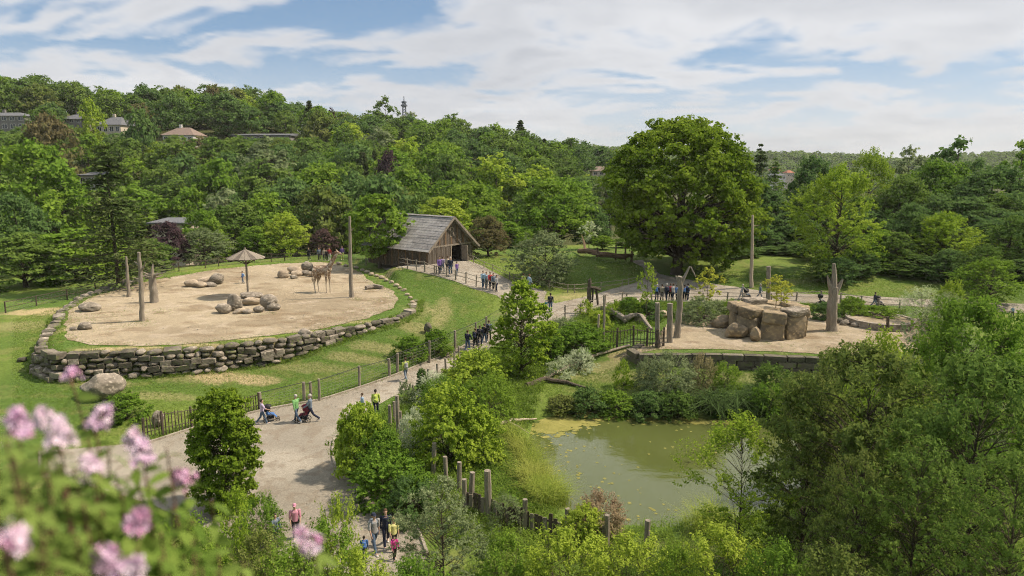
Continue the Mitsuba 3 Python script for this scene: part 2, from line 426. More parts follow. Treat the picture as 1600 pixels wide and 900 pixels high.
v = np.stack([gxx, gyy, gz0], -1).reshape(-1, 3)
ni, nj = len(GX), len(GY)
i, j = np.meshgrid(np.arange(ni - 1), np.arange(nj - 1), indexing='ij')
q = np.stack([i * nj + j, (i + 1) * nj + j, (i + 1) * nj + j + 1, i * nj + j + 1], -1).reshape(-1, 4)
terrain_mesh = (v, np.vstack([q[:, [0, 1, 2]], q[:, [0, 2, 3]]]))
for (px, py, rx, ry, k) in [(345, 588, 3.2, 1.3, .85), (400, 592, 2.2, 1.0, .7), (300, 590, 3.0, 1.2, .35), (690, 490, 1.2, 6.0, .45), (650, 512, 2.5, 1.6, .4), (600, 545, 3.0, 1.0, .4), (560, 560, 3.0, .8, .4),
                             (75, 487, 4.0, 2.0, .9), (30, 510, 3.0, 2.0, .35), (230, 618, 4.0, .8, .35), (610, 424, 2.0, 1.6, .6), (905, 462, 2.4, 2.0, .4), (960, 590, 4, 1.2, .35), (655, 484, 1.5, 3.5, .35),
                             (150, 546, 2.5, .6, .75), (230, 544, 3.0, .6, .75), (320, 539, 3.0, .6, .75), (410, 529, 3.0, .6, .7), (490, 518, 2.5, .6, .6), (560, 503, 2.0, .8, .5), (100, 515, .6, 2.5, .6), (980, 552, 1.6, 1.0, .8), (940, 575, 2.5, 1.0, .4), (1180, 590, 5, 1.2, .3), (1240, 440, 6, 1.2, .25), (870, 466, 2.5, 1.5, .35), (480, 575, 5.0, 0.9, .3), (160, 600, 3.0, .7, .4)]:
    p0 = G(px, py)
    DRY.append((float(p0[0]), float(p0[1]), (rx, ry), k))
pr('ground_grass', grass_col, 0.95, lambda p, n, uv: fbm(p.x * 6, p.y * 6, p.z * 2, 4), 0.09, 0.02)
put('ground', mikit.ply(terrain_mesh, 'ground_grass', smooth=True), kind='structure', label='grassy ground with dry worn patches, rising to a wooded hill')


def sheet(poly, lift, step=0.45, edge=0.0, seed=0, zf=None):
    """A sheet lying on the ground inside poly, its outline roughened by EDGE metres."""
    ext = np.array(poly.exterior.segmentize(step).coords)[:-1]
    if edge:
        nrm = nfbm(np.stack([ext[:, 0] * 1.1, ext[:, 1] * 1.1, ext[:, 0] * 0 + seed], -1), 3, seed=seed) - .5
        c = np.array(poly.centroid.coords[0])
        dd = ext - c; dd /= np.linalg.norm(dd, axis=1, keepdims=True)
        ext = ext + dd * nrm[:, None] * 2 * edge
        poly = Polygon(ext).buffer(0)
        if poly.geom_type != 'Polygon':
            poly = max(poly.geoms, key=lambda g: g.area)
        ext = np.array(poly.exterior.segmentize(step).coords)[:-1]
    x0, y0, x1, y1 = poly.bounds
    xx, yy = np.meshgrid(np.arange(x0, x1, step), np.arange(y0, y1, step))
    ins = shapely.contains_xy(poly.buffer(-step * .45), xx.ravel(), yy.ravel())
    P = np.vstack([ext, np.stack([xx.ravel()[ins], yy.ravel()[ins]], 1)])
    tri = Delaunay(P).simplices
    c = P[tri].mean(1)
    tri = tri[shapely.contains_xy(poly, c[:, 0], c[:, 1])]
    a, b, d = P[tri[:, 0]], P[tri[:, 1]], P[tri[:, 2]]
    cr = (b[:, 0] - a[:, 0]) * (d[:, 1] - a[:, 1]) - (b[:, 1] - a[:, 1]) * (d[:, 0] - a[:, 0])
    tri[cr < 0] = tri[cr < 0][:, ::-1]
    zz = gzv(P[:, 0], P[:, 1]) + lift if zf is None else np.full(len(P), zf)
    return (np.column_stack([P, zz]), tri), poly


GP = lambda pts: Polygon([G(x, y)[:2] for x, y in pts])
PATH_PX = [(226, 692), (260, 684), (330, 661), (405, 643), (500, 626), (560, 607), (620, 586), (680, 562), (720, 544), (760, 520), (790, 500), (800, 480), (776, 462), (740, 452), (712, 440), (680, 431), (650, 424), (619, 418.5), (590, 413),
           (600, 409), (640, 411), (690, 406), (700, 403), (722, 401), (736, 409), (765, 422), (800, 440), (838, 451), (855, 456), (850, 468), (868, 474), (905, 466), (945, 455), (990, 443), (1008, 432), (1005, 418), (985, 408), (1003, 406), (1022, 418), (1030, 428),
           (1070, 436), (1130, 446), (1200, 456), (1300, 461), (1420, 466), (1600, 475), (1600, 490), (1420, 478), (1300, 475), (1200, 472.5), (1130, 472), (1060, 472), (1015, 472), (970, 472), (935, 482), (900, 498), (868, 509), (840, 522), (800, 530), (775, 540),
           (745, 556), (700, 579), (650, 602), (610, 622), (570, 645), (535, 668), (519, 692), (520, 722), (540, 750), (580, 775), (625, 803), (655, 830), (668, 870), (640, 905), (560, 905), (470, 880), (400, 860), (330, 830), (240, 790), (140, 760), (60, 745), (60, 705)]
m, PATHP = sheet(GP(PATH_PX), 0.022, 0.5)
put('path', mikit.ply(m, 'path_gravel', smooth=True), kind='structure', label='pale gravel visitor path curving through the park')
SAND_PX = [(104, 532), (140, 540), (230, 541), (330, 535), (420, 525), (500, 514), (575, 498), (612, 483), (622, 468), (614, 455), (592, 445), (575, 437), (563, 425), (530, 413), (500, 410), (440, 412), (340, 421), (270, 432), (200, 446), (155, 459), (122, 472), (106, 488), (103, 508)]
m, SANDP = sheet(poly_px(SAND_PX, PLAT_Z).intersection(PLATEAU.buffer(-.55)), 0.03, 0.4, 0.3, 3)
put('sand_yard', mikit.ply(m, 'soil_sand', smooth=True), kind='structure', label='trampled pale sand of the giraffe yard')
ENS_PX = [(1012, 546), (1030, 528), (1040, 508), (1075, 500), (1130, 498), (1180, 490), (1290, 490), (1345, 498), (1440, 498), (1470, 520), (1470, 550), (1330, 555), (1250, 552), (1120, 546)]
m, SAND2P = sheet(poly_px(ENS_PX, ENCL_Z), 0.03, 0.5, 0.2, 7)
put('sand_floor', mikit.ply(m, 'soil_sand', smooth=True), kind='structure', label='pale sand floor of the right hand enclosure around the rock planter')
m, DIRTP = sheet(GP([(962, 556), (985, 545), (1018, 540), (1030, 546), (1000, 552), (985, 560)]), 0.018, 0.35, 0.2, 9)
put('dirt_path', mikit.ply(m, 'soil_sand', smooth=True), kind='structure', label='short sandy strip leading to the picket gate')


def water_bump(p, n, uv):
    return 0.6 * noise(p.x * 1.1, p.y * 2.6, 0.0) + 0.25 * noise(p.x * 4 + 3, p.y * 7, 0.0)


def water_col(p, n, uv):
    return mix((0.078, 0.098, 0.027), (0.102, 0.120, 0.037), fbm(p.x * .25, p.y * .25, 0.0, 3))


scene['pond_water'] = {'type': 'bumpmap', 'arbitrary': proc(water_bump, eps=0.03), 'scale': 0.004, 'bsdf': {'type': 'roughplastic', 'diffuse_reflectance': proc(water_col), 'int_ior': 1.7, 'alpha': 0.006, 'nonlinear': False}}
m, WATERP = sheet(POND.buffer(1.0), 0, 0.9, zf=WATER_Z)
put('pond', mikit.ply(m, 'pond_water', smooth=True), kind='structure', label='murky olive pond water mirroring the sky')
# ------------------------------------------------------------------ trees and plants


def leaf_quads(c, nrm, size, rng, aspect=0.62, fold=0.25, tip=None):
    """Rhombic folded leaves: centres c, facing nrm."""
    n = len(c)
    nrm = nrm / (np.linalg.norm(nrm, axis=1, keepdims=True) + 1e-9)
    t = rng.normal(size=(n, 3)) if tip is None else tip + 0.35 * rng.normal(size=(n, 3))
    a = t - nrm * (t * nrm).sum(1, keepdims=True)
    a /= np.linalg.norm(a, axis=1, keepdims=True) + 1e-9
    b = np.cross(nrm, a)
    s = np.asarray(size)[:, None] if np.ndim(size) else np.full((n, 1), size)
    w = s * aspect
    v = np.stack([c - a * s, c + b * w + nrm * w * fold, c + a * s, c - b * w + nrm * w * fold], 1).reshape(-1, 3)
    k = np.arange(n)[:, None] * 4
    f = np.concatenate([k + [0, 1, 2], k + [0, 2, 3]], 1).reshape(-1, 3)
    return v, f


def pack_leaves(parts):
    """[(v, f, r1, r2)] -> mesh and uv."""
    v, f = cat_mesh([(p[0], p[1]) for p in parts])
    uv = np.vstack([np.column_stack([np.repeat(p[2], 4), np.repeat(p[3], 4)]) for p in parts])
    return v, f, uv


ENV = {'round': lambda t: np.sqrt(np.clip(1 - (2 * t - 0.92) ** 2 / 1.17, 0, 1)), 'dome': lambda t: np.sqrt(np.clip(1 - np.clip((t - 0.30) / 0.70, -0.62, 1) ** 2, 0, 1)),
       'oval': lambda t: np.sin(np.pi * np.clip(0.10 + 0.88 * t, 0, 1)) ** 0.75, 'cone': lambda t: np.clip(1.02 - t, 0, 1) ** 0.8 * np.clip(t * 6 + .35, 0, 1), 'bush': lambda t: np.sqrt(np.clip(1 - np.clip((t - .25) / .75, -0.5, 1) ** 2, 0, 1)),
       'column': lambda t: np.clip(np.sin(np.pi * np.clip(0.13 + 0.83 * t, 0, 1)), 0, 1) ** 0.45}


def grow(seed, H, R, base=0.25, shape='round', clumps=60, subs=6, leaves=9, leaf=0.3, clump_r=0.9, flat=0.65, trunk=0.25, up=0.6, lumpy=0.35, stems=1, twig=0.0, lean=0.0, aspect=.62, inner=0.45, hang=0.0, sides=6, limbs=1.0, ragged=.0):
    """One broadleaf tree or bush: (trunk mesh, (crown vertices, faces, uv)). Leaves sit on twigs, twigs on clumps, clumps on limbs."""
    rng = np.random.default_rng(seed)
    zc0, zc1 = H * base, H
    n = clumps
    t = rng.beta(1.35, 1.15, n)
    az = (np.arange(n) * 2.39996 + rng.normal(0, .25, n))
    rad = inner + (1 - inner) * np.sqrt(rng.random(n))
    env = ENV[shape](t)
    lump = 1 + lumpy * (nnoise(np.stack([np.cos(az) * 1.6 + seed, np.sin(az) * 1.6, t * 3.2], -1), seed) - .5) * 2
    r = np.maximum(R * env * lump * rad - clump_r * .35, 0.0)
    C = np.stack([r * np.cos(az), r * np.sin(az), zc0 + t * (zc1 - zc0 - clump_r * .5)], -1)
    if lumpy:
        C[:, 2] += rng.normal(0, clump_r * .3, n)
    C[:, 2] = np.maximum(C[:, 2], clump_r * .35)
    tops = C[:, 2] > H - clump_r * .4
    C[tops, 2] = H - clump_r * .4 - rng.random(tops.sum()) * clump_r * .3
    # skeleton
    wood = []
    crook = rng.normal(0, 0.02 * H, (stems, 2))
    tp = np.linspace(0, 1, 7)
    stem_pts = []
    for s in range(stems):
        spread = (R * 0.25 if stems > 1 else 0.0)
        a0 = s * 6.283 / max(stems, 1) + rng.random()
        off = np.array([math.cos(a0), math.sin(a0)]) * spread
        P = np.stack([off[0] * tp * 1.6 + crook[s, 0] * np.sin(tp * 3) + lean * H * tp + (off[0] * .15), off[1] * tp * 1.6 + crook[s, 1] * np.sin(tp * 2.4) + off[1] * .15, tp * H * .86 - 0.25 * (tp == 0)], -1)
        rr = trunk * (1 - 0.86 * tp) / (stems ** .5); rr[0] *= 1.45
        wood.append(tube(P, rr, sides, False, .15, seed + s))
        stem_pts.append(P)
    order = np.argsort(C[:, 2])
    nl = int(n * limbs)
    for k in order[:nl]:
        P = stem_pts[k % stems]
        z = C[k, 2]
        h = np.clip(z - (0.35 + 0.45 * rng.random()) * (np.hypot(*C[k, :2]) + .3 * clump_r), H * base * .55 + .05 * H, H * .80)
        q = np.array([np.interp(h, P[:, 2], P[:, i]) for i in range(3)])
        mid = q * .5 + C[k] * .5 + [0, 0, 0.10 * np.linalg.norm(C[k] - q)]
        r0 = np.clip(trunk * .34 * (1 - .6 * h / H), .012, 1)
        wood.append(tube([q, mid, C[k]], [r0, r0 * .6, r0 * .22], 4, False))
    # leaves
    SC = rng.normal(size=(n, subs, 3))
    SC /= np.linalg.norm(SC, axis=2, keepdims=True)
    SC *= (clump_r * (0.35 + 0.65 * rng.random((n, subs, 1))))
    SC[..., 2] *= flat
    cs = 0.7 + 0.6 * rng.random((n, 1, 1))
    S = C[:, None] + SC * cs
    tw = (clump_r / subs ** .45) * .95
    L = rng.normal(size=(n, subs, leaves, 3)) * tw * .48
    L[..., 2] *= flat
    if ragged:
        out = S - np.array([0, 0, H * .4]); out /= np.linalg.norm(out, axis=-1, keepdims=True)
        L = L * .55 + out[:, :, None] * (rng.random((n, subs, leaves, 1)) * ragged * clump_r)
    P = S[:, :, None] + L
    if hang:
        P[..., 2] -= hang * rng.random(P.shape[:-1])
    outw = (SC[:, :, None] / clump_r + L / tw * .5)
    radial = P.copy(); radial[..., 2] = 0; radial /= (np.linalg.norm(radial, axis=-1, keepdims=True) + .3)
    N = outw * .45 + radial * .35 + np.array([0, 0, up]) + rng.normal(size=P.shape) * .55
    P = P.reshape(-1, 3); N = N.reshape(-1, 3)
    keep = P[:, 2] > leaf * .3
    rl, rc = rng.random(len(P)), np.repeat(rng.random(n * subs), leaves)
    lv, lf = leaf_quads(P[keep], N[keep], leaf * (0.65 + 0.7 * rng.random(keep.sum())), rng, aspect)
    if twig:
        for a, row in zip(C, S):
            for b in row:
                wood.append(tube([a, (a + b) / 2 + [0, 0, .05 * clump_r], b], [twig, twig * .8, twig * .4], 3, False))
    return cat_mesh(wood), pack_leaves([(lv, lf, rl[keep], rc[keep])])


def conifer(seed, H, R, base=0.1, whorls=26, per=7, sprays=16, leaf=0.28, droop=0.25, trunk=.2, thin=1.0, aspect=.4, gap=0.0):
    rng = np.random.default_rng(seed)
    wood = [tube([(0, 0, -.2), (0, 0, H * .5), (0, 0, H)], [trunk * 1.2, trunk * .65, .02], 6, False, .1, seed)]
    Ps, Ns, tips, rc = [], [], [], []
    for k in range(whorls):
        t = (k + rng.random() * .6) / whorls
        z = H * (base + (1 - base) * t)
        for b in range(per):
            if rng.random() < gap:
                continue
            a = rng.random() * 6.283
            L = R * (1 - t) ** .8 * (0.7 + .5 * rng.random()) + .25
            u = np.linspace(.12, 1, sprays)
            x, y = np.cos(a) * L * u, np.sin(a) * L * u
            zz = z - droop * L * u ** 1.3 + .10 * L * u ** 3
            pt = np.stack([x, y, zz], -1)
            wood.append(tube(pt[[0, sprays // 2, -1]], [.035 * trunk / .2, .02, .008], 3, False))
            for rep in range(2):
                q = pt + rng.normal(0, .10 * L * thin, pt.shape) * [1, 1, .6] + [0, 0, -.04 * L]
                Ps.append(q); Ns.append(np.array([0, 0, 1.0]) + rng.normal(0, .5, pt.shape))
                d = np.array([np.cos(a), np.sin(a), -droop * .8]); tips.append(np.repeat(d[None], len(pt), 0) + rng.normal(0, .5, pt.shape)); rc.append(np.full(len(pt), rng.random()))
    P, N, Tp, rc = np.vstack(Ps), np.vstack(Ns), np.vstack(tips), np.concatenate(rc)
    lv, lf = leaf_quads(P, N, leaf * (.7 + .6 * rng.random(len(P))), rng, aspect, .1, Tp)
    return cat_mesh(wood), pack_leaves([(lv, lf, rng.random(len(P)), rc)])


GROUPS, PLY = {}, {}


def proto(name, built, H, R):
    wood, (v, f, uv) = built
    PLY[name] = (mikit.ply(wood, None, smooth=True), mikit.ply((v, f), None, uv=uv), H, R)


def group_of(name, leaf, bark='bark'):
    g = f'{name}_{leaf}_{bark}'
    if g not in GROUPS:
        w, c, H, R = PLY[name]
        scene[g] = {'type': 'shapegroup', 'trunk': {**w, 'bsdf': {'type': 'ref', 'id': bark}}, 'crown': {**c, 'bsdf': {'type': 'ref', 'id': leaf}}}
        GROUPS[g] = (H, R)
    return g, GROUPS[g]


RNG = np.random.default_rng(77)
TREES = []


def plant(name, proto_name, leaf, base, H, R, label, cat='tree', group=None, bark='bark', rz=None):
    g, (h0, r0) = group_of(proto_name, leaf, bark)
    k = thing(name, label, cat, group)
    sx = R / r0
    m = mat4(base, RNG.random() * 6.283 if rz is None else rz, (sx, sx, H / h0))
    scene[k] = {'type': 'instance', 'to_world': T(m), 'group': {'type': 'ref', 'id': g}}
    return k


def tree_px(name, proto_name, leaf, cx, top, w, label, y=None, base=None, cat='tree', group=None, bark='bark', sink=0.0, rz=None):
    """A tree whose crown is about W pixels wide, its top at (cx, top); it stands at depth Y or where the ground shows at pixel BASE."""
    if base is not None:
        b = G(*base) if isinstance(base, tuple) else G(cx, base)
        y = b[1]
    x = at_y(cx, top, y)
    if base is None:
        b = np.array([x[0], y, gz(x[0], y)])
    H = x[2] - b[2]
    R = hpx(b + [0, 0, H * .6], w) / 2
    TREES.append((cx, top, w, y, H))
    return plant(name, proto_name, leaf, b - [0, 0, sink], H, R, label, cat, group, bark, rz)


# prototypes for the far slope (each leaf face stands for a leafy spray)
proto('far_a', grow(1, 13, 6, .12, 'dome', 54, 6, 9, .40, 1.75, .7, .3, lumpy=.3, limbs=.2, sides=5), 13, 6)
proto('far_b', grow(2, 14, 5.4, .12, 'oval', 54, 6, 9, .38, 1.65, .75, .3, lumpy=.4, limbs=.2, sides=5), 14, 5.4)
proto('far_c', grow(3, 12, 6.4, .10, 'dome', 44, 7, 9, .42, 2.0, .6, .3, lumpy=.5, limbs=.2, sides=5), 12, 6.4)
proto('far_d', grow(4, 14, 5.0, .10, 'round', 64, 5, 9, .36, 1.45, .8, .3, lumpy=.45, limbs=.2, sides=5), 14, 5.0)
proto('far_open', grow(5, 14, 5.0, .32, 'dome', 26, 6, 8, .36, 1.25, .7, .28, lumpy=.4, limbs=1, sides=5), 14, 5.0)
proto('spruce', conifer(6, 15, 3.6, .06, 36, 9, 9, .42, .42, .2), 15, 3.6)
# middle distance
proto('mid_a', grow(11, 11, 5, .10, 'dome', 110, 7, 14, .20, 1.15, .65, .25, lumpy=.3, limbs=.5), 11, 5)
proto('mid_b', grow(12, 12, 4.6, .12, 'oval', 110, 7, 14, .19, 1.1, .7, .25, lumpy=.38, limbs=.5), 12, 4.6)
proto('mid_layer', grow(13, 10, 5, .06, 'dome', 90, 7, 15, .21, 1.35, .36, .22, lumpy=.35, limbs=.6), 10, 5)
proto('mid_fine', grow(14, 11, 4.2, .10, 'oval', 120, 8, 14, .145, 1.0, .8, .16, lumpy=.4, limbs=.8, ragged=.55, aspect=.5), 11, 4.2)
proto('mid_lime', grow(15, 9, 4.2, .20, 'oval', 95, 7, 12, .21, .95, .6, .18, lumpy=.38, limbs=.7), 9, 4.2)
proto('larch', conifer(16, 15, 4.0, .10, 30, 6, 16, .26, .18, .17, 1.3, gap=.22), 15, 4)
proto('sapling', grow(17, 6, 1.5, .30, 'oval', 34, 5, 9, .10, .42, .7, .05, lumpy=.5, limbs=1, twig=.008, ragged=.6), 6, 1.5)
# near shrubs
proto('shrub_a', grow(21, 3.2, 2.2, .02, 'bush', 95, 8, 13, .085, .50, .6, .05, lumpy=.35, stems=4, limbs=.7), 3.2, 2.2)
proto('shrub_b', grow(22, 3.4, 2.0, .02, 'bush', 85, 8, 13, .090, .50, .5, .05, lumpy=.5, stems=4, limbs=.8, ragged=.9), 3.4, 2.0)
proto('shrub_fine', grow(23, 3.0, 2.1, .02, 'bush', 110, 8, 15, .062, .44, .75, .04, lumpy=.45, stems=5, limbs=.8, ragged=.9, aspect=.45), 3.0, 2.1)
proto('hornbeam', grow(24, 6.5, 1.9, .02, 'column', 230, 9, 20, .078, .48, .55, .10, lumpy=.30, limbs=.7), 6.5, 1.9)
proto('shrub_open', grow(25, 4.5, 2.2, .06, 'dome', 80, 7, 11, .062, .46, .75, .045, lumpy=.5, stems=5, limbs=1, twig=.006, ragged=1.4, aspect=.42), 4.5, 2.2)
proto('shrub_tuft', grow(26, 1.2, 1.1, .0, 'bush', 46, 6, 11, .055, .28, .7, .02, lumpy=.5, stems=4, limbs=.5, ragged=.9), 1.2, 1.1)
# nearest trees
proto('near_alder', grow(31, 9, 3.2, .22, 'oval', 120, 8, 11, .085, .60, .5, .09, lumpy=.5, limbs=1, twig=.007, ragged=.55, aspect=.46, sides=8), 9, 3.2)
proto('near_dense', grow(32, 10, 4.2, .12, 'dome', 175, 9, 13, .110, .78, .45, .13, lumpy=.5, limbs=.9, twig=.008, ragged=.7, aspect=.46, sides=8), 10, 4.2)
proto('near_airy', grow(33, 8, 3.0, .26, 'oval', 75, 8, 11, .080, .60, .45, .07, lumpy=.5, limbs=1, twig=.007, ragged=1.1, aspect=.48, sides=8, inner=.25), 8, 3.0)
proto('big_oak', grow(41, 19, 9.2, .10, 'round', 400, 9, 18, .215, 1.40, .62, .55, lumpy=.20, limbs=.55, sides=9, inner=.55), 19, 9.2)
proto('linden', grow(35, 6.6, 2.0, .03, 'oval', 190, 8, 15, .085, .50, .6, .09, lumpy=.30, limbs=.7, ragged=.3, aspect=.5), 6.6, 2.0)
proto('near_spray', grow(34, 3.6, 2.0, .02, 'bush', 90, 7, 12, .072, .44, .7, .04, lumpy=.5, stems=6, limbs=1, twig=.005, ragged=1.25, aspect=.45), 3.6, 2.0)
# single trees, farther ones first
tree_px('oak_tree', 'big_oak', OAKG, 1061, 184, 248, 'huge round broadleaf tree towering over the path fork beside the tall bare pole', base=(1056, 428), rz=0.6)
tree_px('maple_tree', 'mid_a', GREEN, 54, 219, 178, 'broad bright green maple at the foot of the wooded slope on the far left', y=104)
tree_px('maple_tree', 'mid_a', DEEP, 15, 300, 110, 'dark green broadleaf tree at the left picture edge below the broad bright maple', y=84)
tree_px('larch_tree', 'larch', NEEDLE, 180, 226, 150, 'tall feathery larch with a bare visible trunk behind the left end of the giraffe yard', base=(186, 450), group=None)
tree_px('beech_tree', 'mid_layer', GREEN, 112, 356, 150, 'low spreading tree with layered branches in front of the larch, by the left fence', y=76)
tree_px('beech_tree', 'mid_layer', MID, 30, 362, 120, 'shaded spreading tree over the fence at the left picture edge', y=72)
tree_px('beech_tree', 'mid_layer', MID, 235, 372, 70, 'small layered tree just right of the larch behind the giraffe yard', y=80)
tree_px('copper_beech', 'mid_a', COPPER, 262, 345, 64, 'dark copper-leaved tree behind the fence of the giraffe yard, left of the round bright trees', y=86)
tree_px('copper_beech', 'mid_a', COPPER, 503, 357, 44, 'small round copper-leaved tree behind the giraffe and the visitors', y=97)
tree_px('copper_beech', 'far_b', COPPER, 606, 232, 42, 'dark purple copper beech standing alone among green crowns on the wooded slope', y=150)
tree_px('plum_tree', 'mid_a', BROWNG, 763, 336, 66, 'brownish red leaved small tree right beside the barn gable', y=86)
for cx, top, w, y, pr_, lf, lab in [
        (318, 326, 76, 98, 'mid_a', GREEN, 'round mid green tree behind the yard fence, right of the copper-leaved tree'),
        (372, 314, 100, 104, 'mid_b', MID, 'tall broad tree behind the wooden parasol'),
        (442, 331, 74, 95, 'mid_a', LIME, 'round bright yellow-green tree behind the yard fence, left of the giraffe'),
        (400, 352, 60, 93, 'mid_b', GREEN, 'green rounded tree close behind the parasol roof'),
        (318, 358, 74, 88, 'mid_fine', GREY, 'grey-green bushy tree just behind the fence left of the parasol'),
        (520, 322, 80, 112, 'mid_a', MID, 'green tree behind the small round copper-leaved one'),
        (589, 301, 114, 82, 'mid_lime', GREEN, 'fresh green linden with a slim trunk hiding the left end of the barn roof'),
        (690, 306, 90, 104, 'mid_b', LIME, 'yellowish green tree rising right behind the barn ridge'),
        (735, 283, 110, 112, 'mid_a', GREEN, 'light green round-headed tree behind the barn gable'),
        (650, 300, 90, 116, 'mid_a', MID, 'mid green tree behind the middle of the barn roof'),
        (795, 345, 70, 98, 'mid_b', GREEN, 'green tree between the brownish small tree and the round maple'),
        (862, 279, 132, 106, 'mid_a', GREEN, 'wide round green tree left of the huge tree'),
        (925, 318, 66, 110, 'mid_a', DEEP, 'dark tree filling the gap between the wide round tree and the huge tree'),
        (921, 345, 34, 92, 'sapling', PALE, 'thin pale leaved young tree on the lawn left of the huge tree'),
        (942, 368, 40, 92, 'mid_lime', GREEN, 'small bright bushy tree on the lawn near the play trunk'),
        (972, 372, 34, 94, 'mid_lime', MID, 'small dark bushy tree on the lawn under the huge tree'),
        (1190, 224, 66, 112, 'larch', NEEDLE, 'slender dark conifer right of the huge tree, behind the tall bare pole'),
        (1212, 246, 60, 108, 'larch', MID, 'second slender conifer right of the huge tree'),
        (1172, 262, 60, 116, 'larch', NEEDLE, 'shaded conifer half hidden by the right edge of the huge tree'),
        (1276, 243, 104, 112, 'mid_a', DEEP, 'dark broadleaf tree right of the slender conifers'),
        (1314, 262, 126, 75, 'mid_fine', LIME, 'tall light feathery tree with a visible dark trunk behind the forked dead trunk'),
        (1240, 330, 90, 96, 'mid_b', DEEP, 'shaded tree low behind the small yellow tree'),
        (1366, 236, 78, 122, 'mid_fine', LIME, 'pale green tree at the right skyline, right of the feathery tree'),
        (1424, 231, 84, 128, 'far_open', GREY, 'thin grey-green open crown at the right skyline'),
        (1500, 217, 110, 116, 'far_open', DEEP, 'open topped dark tree that rises highest at the right skyline'),
        (1470, 248, 120, 112, 'mid_a', GREEN, 'green broad crown below the open topped tree at the right'),
        (1560, 258, 130, 104, 'mid_a', DEEP, 'dark broad tree near the right picture edge'),
        (1600, 222, 80, 118, 'far_open', GREEN, 'open crowned tree cut by the right picture edge at the skyline'),
        (1420, 288, 110, 104, 'mid_layer', MID, 'layered mid green tree in the middle of the right hand wood'),
        (1350, 305, 90, 102, 'mid_b', MID, 'mid green tree just right of the feathery tree'),
        (1520, 306, 120, 96, 'mid_layer', DEEP, 'dark layered tree low in the right hand wood'),
        (1590, 330, 90, 90, 'mid_layer', DEEP, 'dark layered tree low at the right picture edge'),
        (1405, 362, 56, 76, 'mid_lime', MID, 'slim young tree between the feathery tree and the pale rounded one'),
        (1480, 334, 92, 76, 'mid_fine', LIME, 'pale rounded tree with airy foliage in front of the right hand wood'),
        (1535, 370, 70, 80, 'mid_lime', LIME, 'light green tree right of the pale rounded tree'),
        (1590, 385, 70, 78, 'mid_b', MID, 'green tree at the right picture edge above the visitors'),
        (1550, 404, 90, 64, 'mid_fine', GREEN, 'dense fresh green bushy tree beside the path at the far right')]:
    tree_px('broadleaf_tree' if pr_ != 'larch' else 'conifer_tree', pr_, lf, cx, top, w, lab, y=y)
ur = np.random.default_rng(61)
for i, cx in enumerate(list(range(1296, 1640, 27)) + [1092, 1118, 1146, 1172, 1198, 1224, 1250]):
    near_ = cx > 1280
    y_ = 72.5 + 1.2 * ur.normal() if near_ else 86 + ur.normal()
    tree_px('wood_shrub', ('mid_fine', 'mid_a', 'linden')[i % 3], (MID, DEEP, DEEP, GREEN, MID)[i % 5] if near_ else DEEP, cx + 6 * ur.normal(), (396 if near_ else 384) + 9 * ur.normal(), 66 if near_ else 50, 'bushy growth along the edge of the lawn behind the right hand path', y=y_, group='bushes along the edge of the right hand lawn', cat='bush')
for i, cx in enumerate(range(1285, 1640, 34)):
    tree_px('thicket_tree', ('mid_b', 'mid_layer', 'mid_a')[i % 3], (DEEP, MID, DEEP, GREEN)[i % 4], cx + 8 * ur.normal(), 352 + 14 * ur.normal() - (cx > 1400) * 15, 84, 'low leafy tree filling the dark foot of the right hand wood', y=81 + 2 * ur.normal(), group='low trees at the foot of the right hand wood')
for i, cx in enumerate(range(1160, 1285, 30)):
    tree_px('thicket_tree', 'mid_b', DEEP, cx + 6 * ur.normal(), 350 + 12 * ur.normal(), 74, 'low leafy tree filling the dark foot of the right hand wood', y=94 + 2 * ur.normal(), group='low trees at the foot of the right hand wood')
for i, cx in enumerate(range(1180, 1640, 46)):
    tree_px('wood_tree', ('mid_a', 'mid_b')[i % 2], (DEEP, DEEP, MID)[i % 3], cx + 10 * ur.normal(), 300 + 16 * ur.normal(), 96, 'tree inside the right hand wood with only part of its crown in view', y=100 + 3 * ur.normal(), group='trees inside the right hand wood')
tree_px('willow_bush', 'mid_fine', GREY, 848, 352, 100, 'grey-green spreading willow on the lawn beside the path fence', base=(848, 441), sink=.8)
tree_px('linden_tree', 'linden', LIME, 812, 438, 98, 'bushy small-leaved tree beside the path where the two paths part', base=(815, 588))
tree_px('hornbeam_tree', 'hornbeam', OAKG, 357, 603, 106, 'dense column-shaped hornbeam standing in the gravel path', base=(357, 795))
# radio hill and slope woods: each tree stands at its own place on the slope
def house_y(x0, x1, ybase):
    return float(G((x0 + x1) / 2, ybase + 6, 105)[1])


KEEP = [(x0, x1, t0, t1, house_y(x0, x1, yb)) for x0, x1, t0, t1, yb in [(-40, 42, 170, 198, 206), (98, 127, 175, 189, 200), (152, 188, 180, 204, 224), (254, 301, 197, 211, 226), (364, 452, 205, 211, 224), (125, 166, 266, 284, 294), (928, 952, 259, 271, 276)]] + [(240, 282, 343, 352, 108), (880, 912, 277, 290, 135)]
HB = 0
cells = []
rng = np.random.default_rng(5)
yy = 110.0
row = 0
while yy < 292:
    sp = 8.6 + (yy - 110) * 0.020
    p = -70 + rng.random() * 40
    while p < 1010:
        x = (p - 800) / FPX * yy * 0.985
        cells.append((x + rng.normal(0, sp * .18), yy + rng.normal(0, sp * .2)))
        p += sp / yy * FPX * (.95 + .25 * rng.random())
    yy += sp * .92
    row += 1
KINDS = [('far_a', MID, .20), ('far_b', GREEN, .14), ('far_c', DEEP, .15), ('far_d', MID, .13), ('far_a', GREEN, .09), ('far_b', DEEP, .10), ('far_c', OLIVE, .07), ('far_d', LIME, .035), ('far_open', GREY, .04), ('far_d', BROWNG, .015), ('spruce', NEEDLE, .02)]
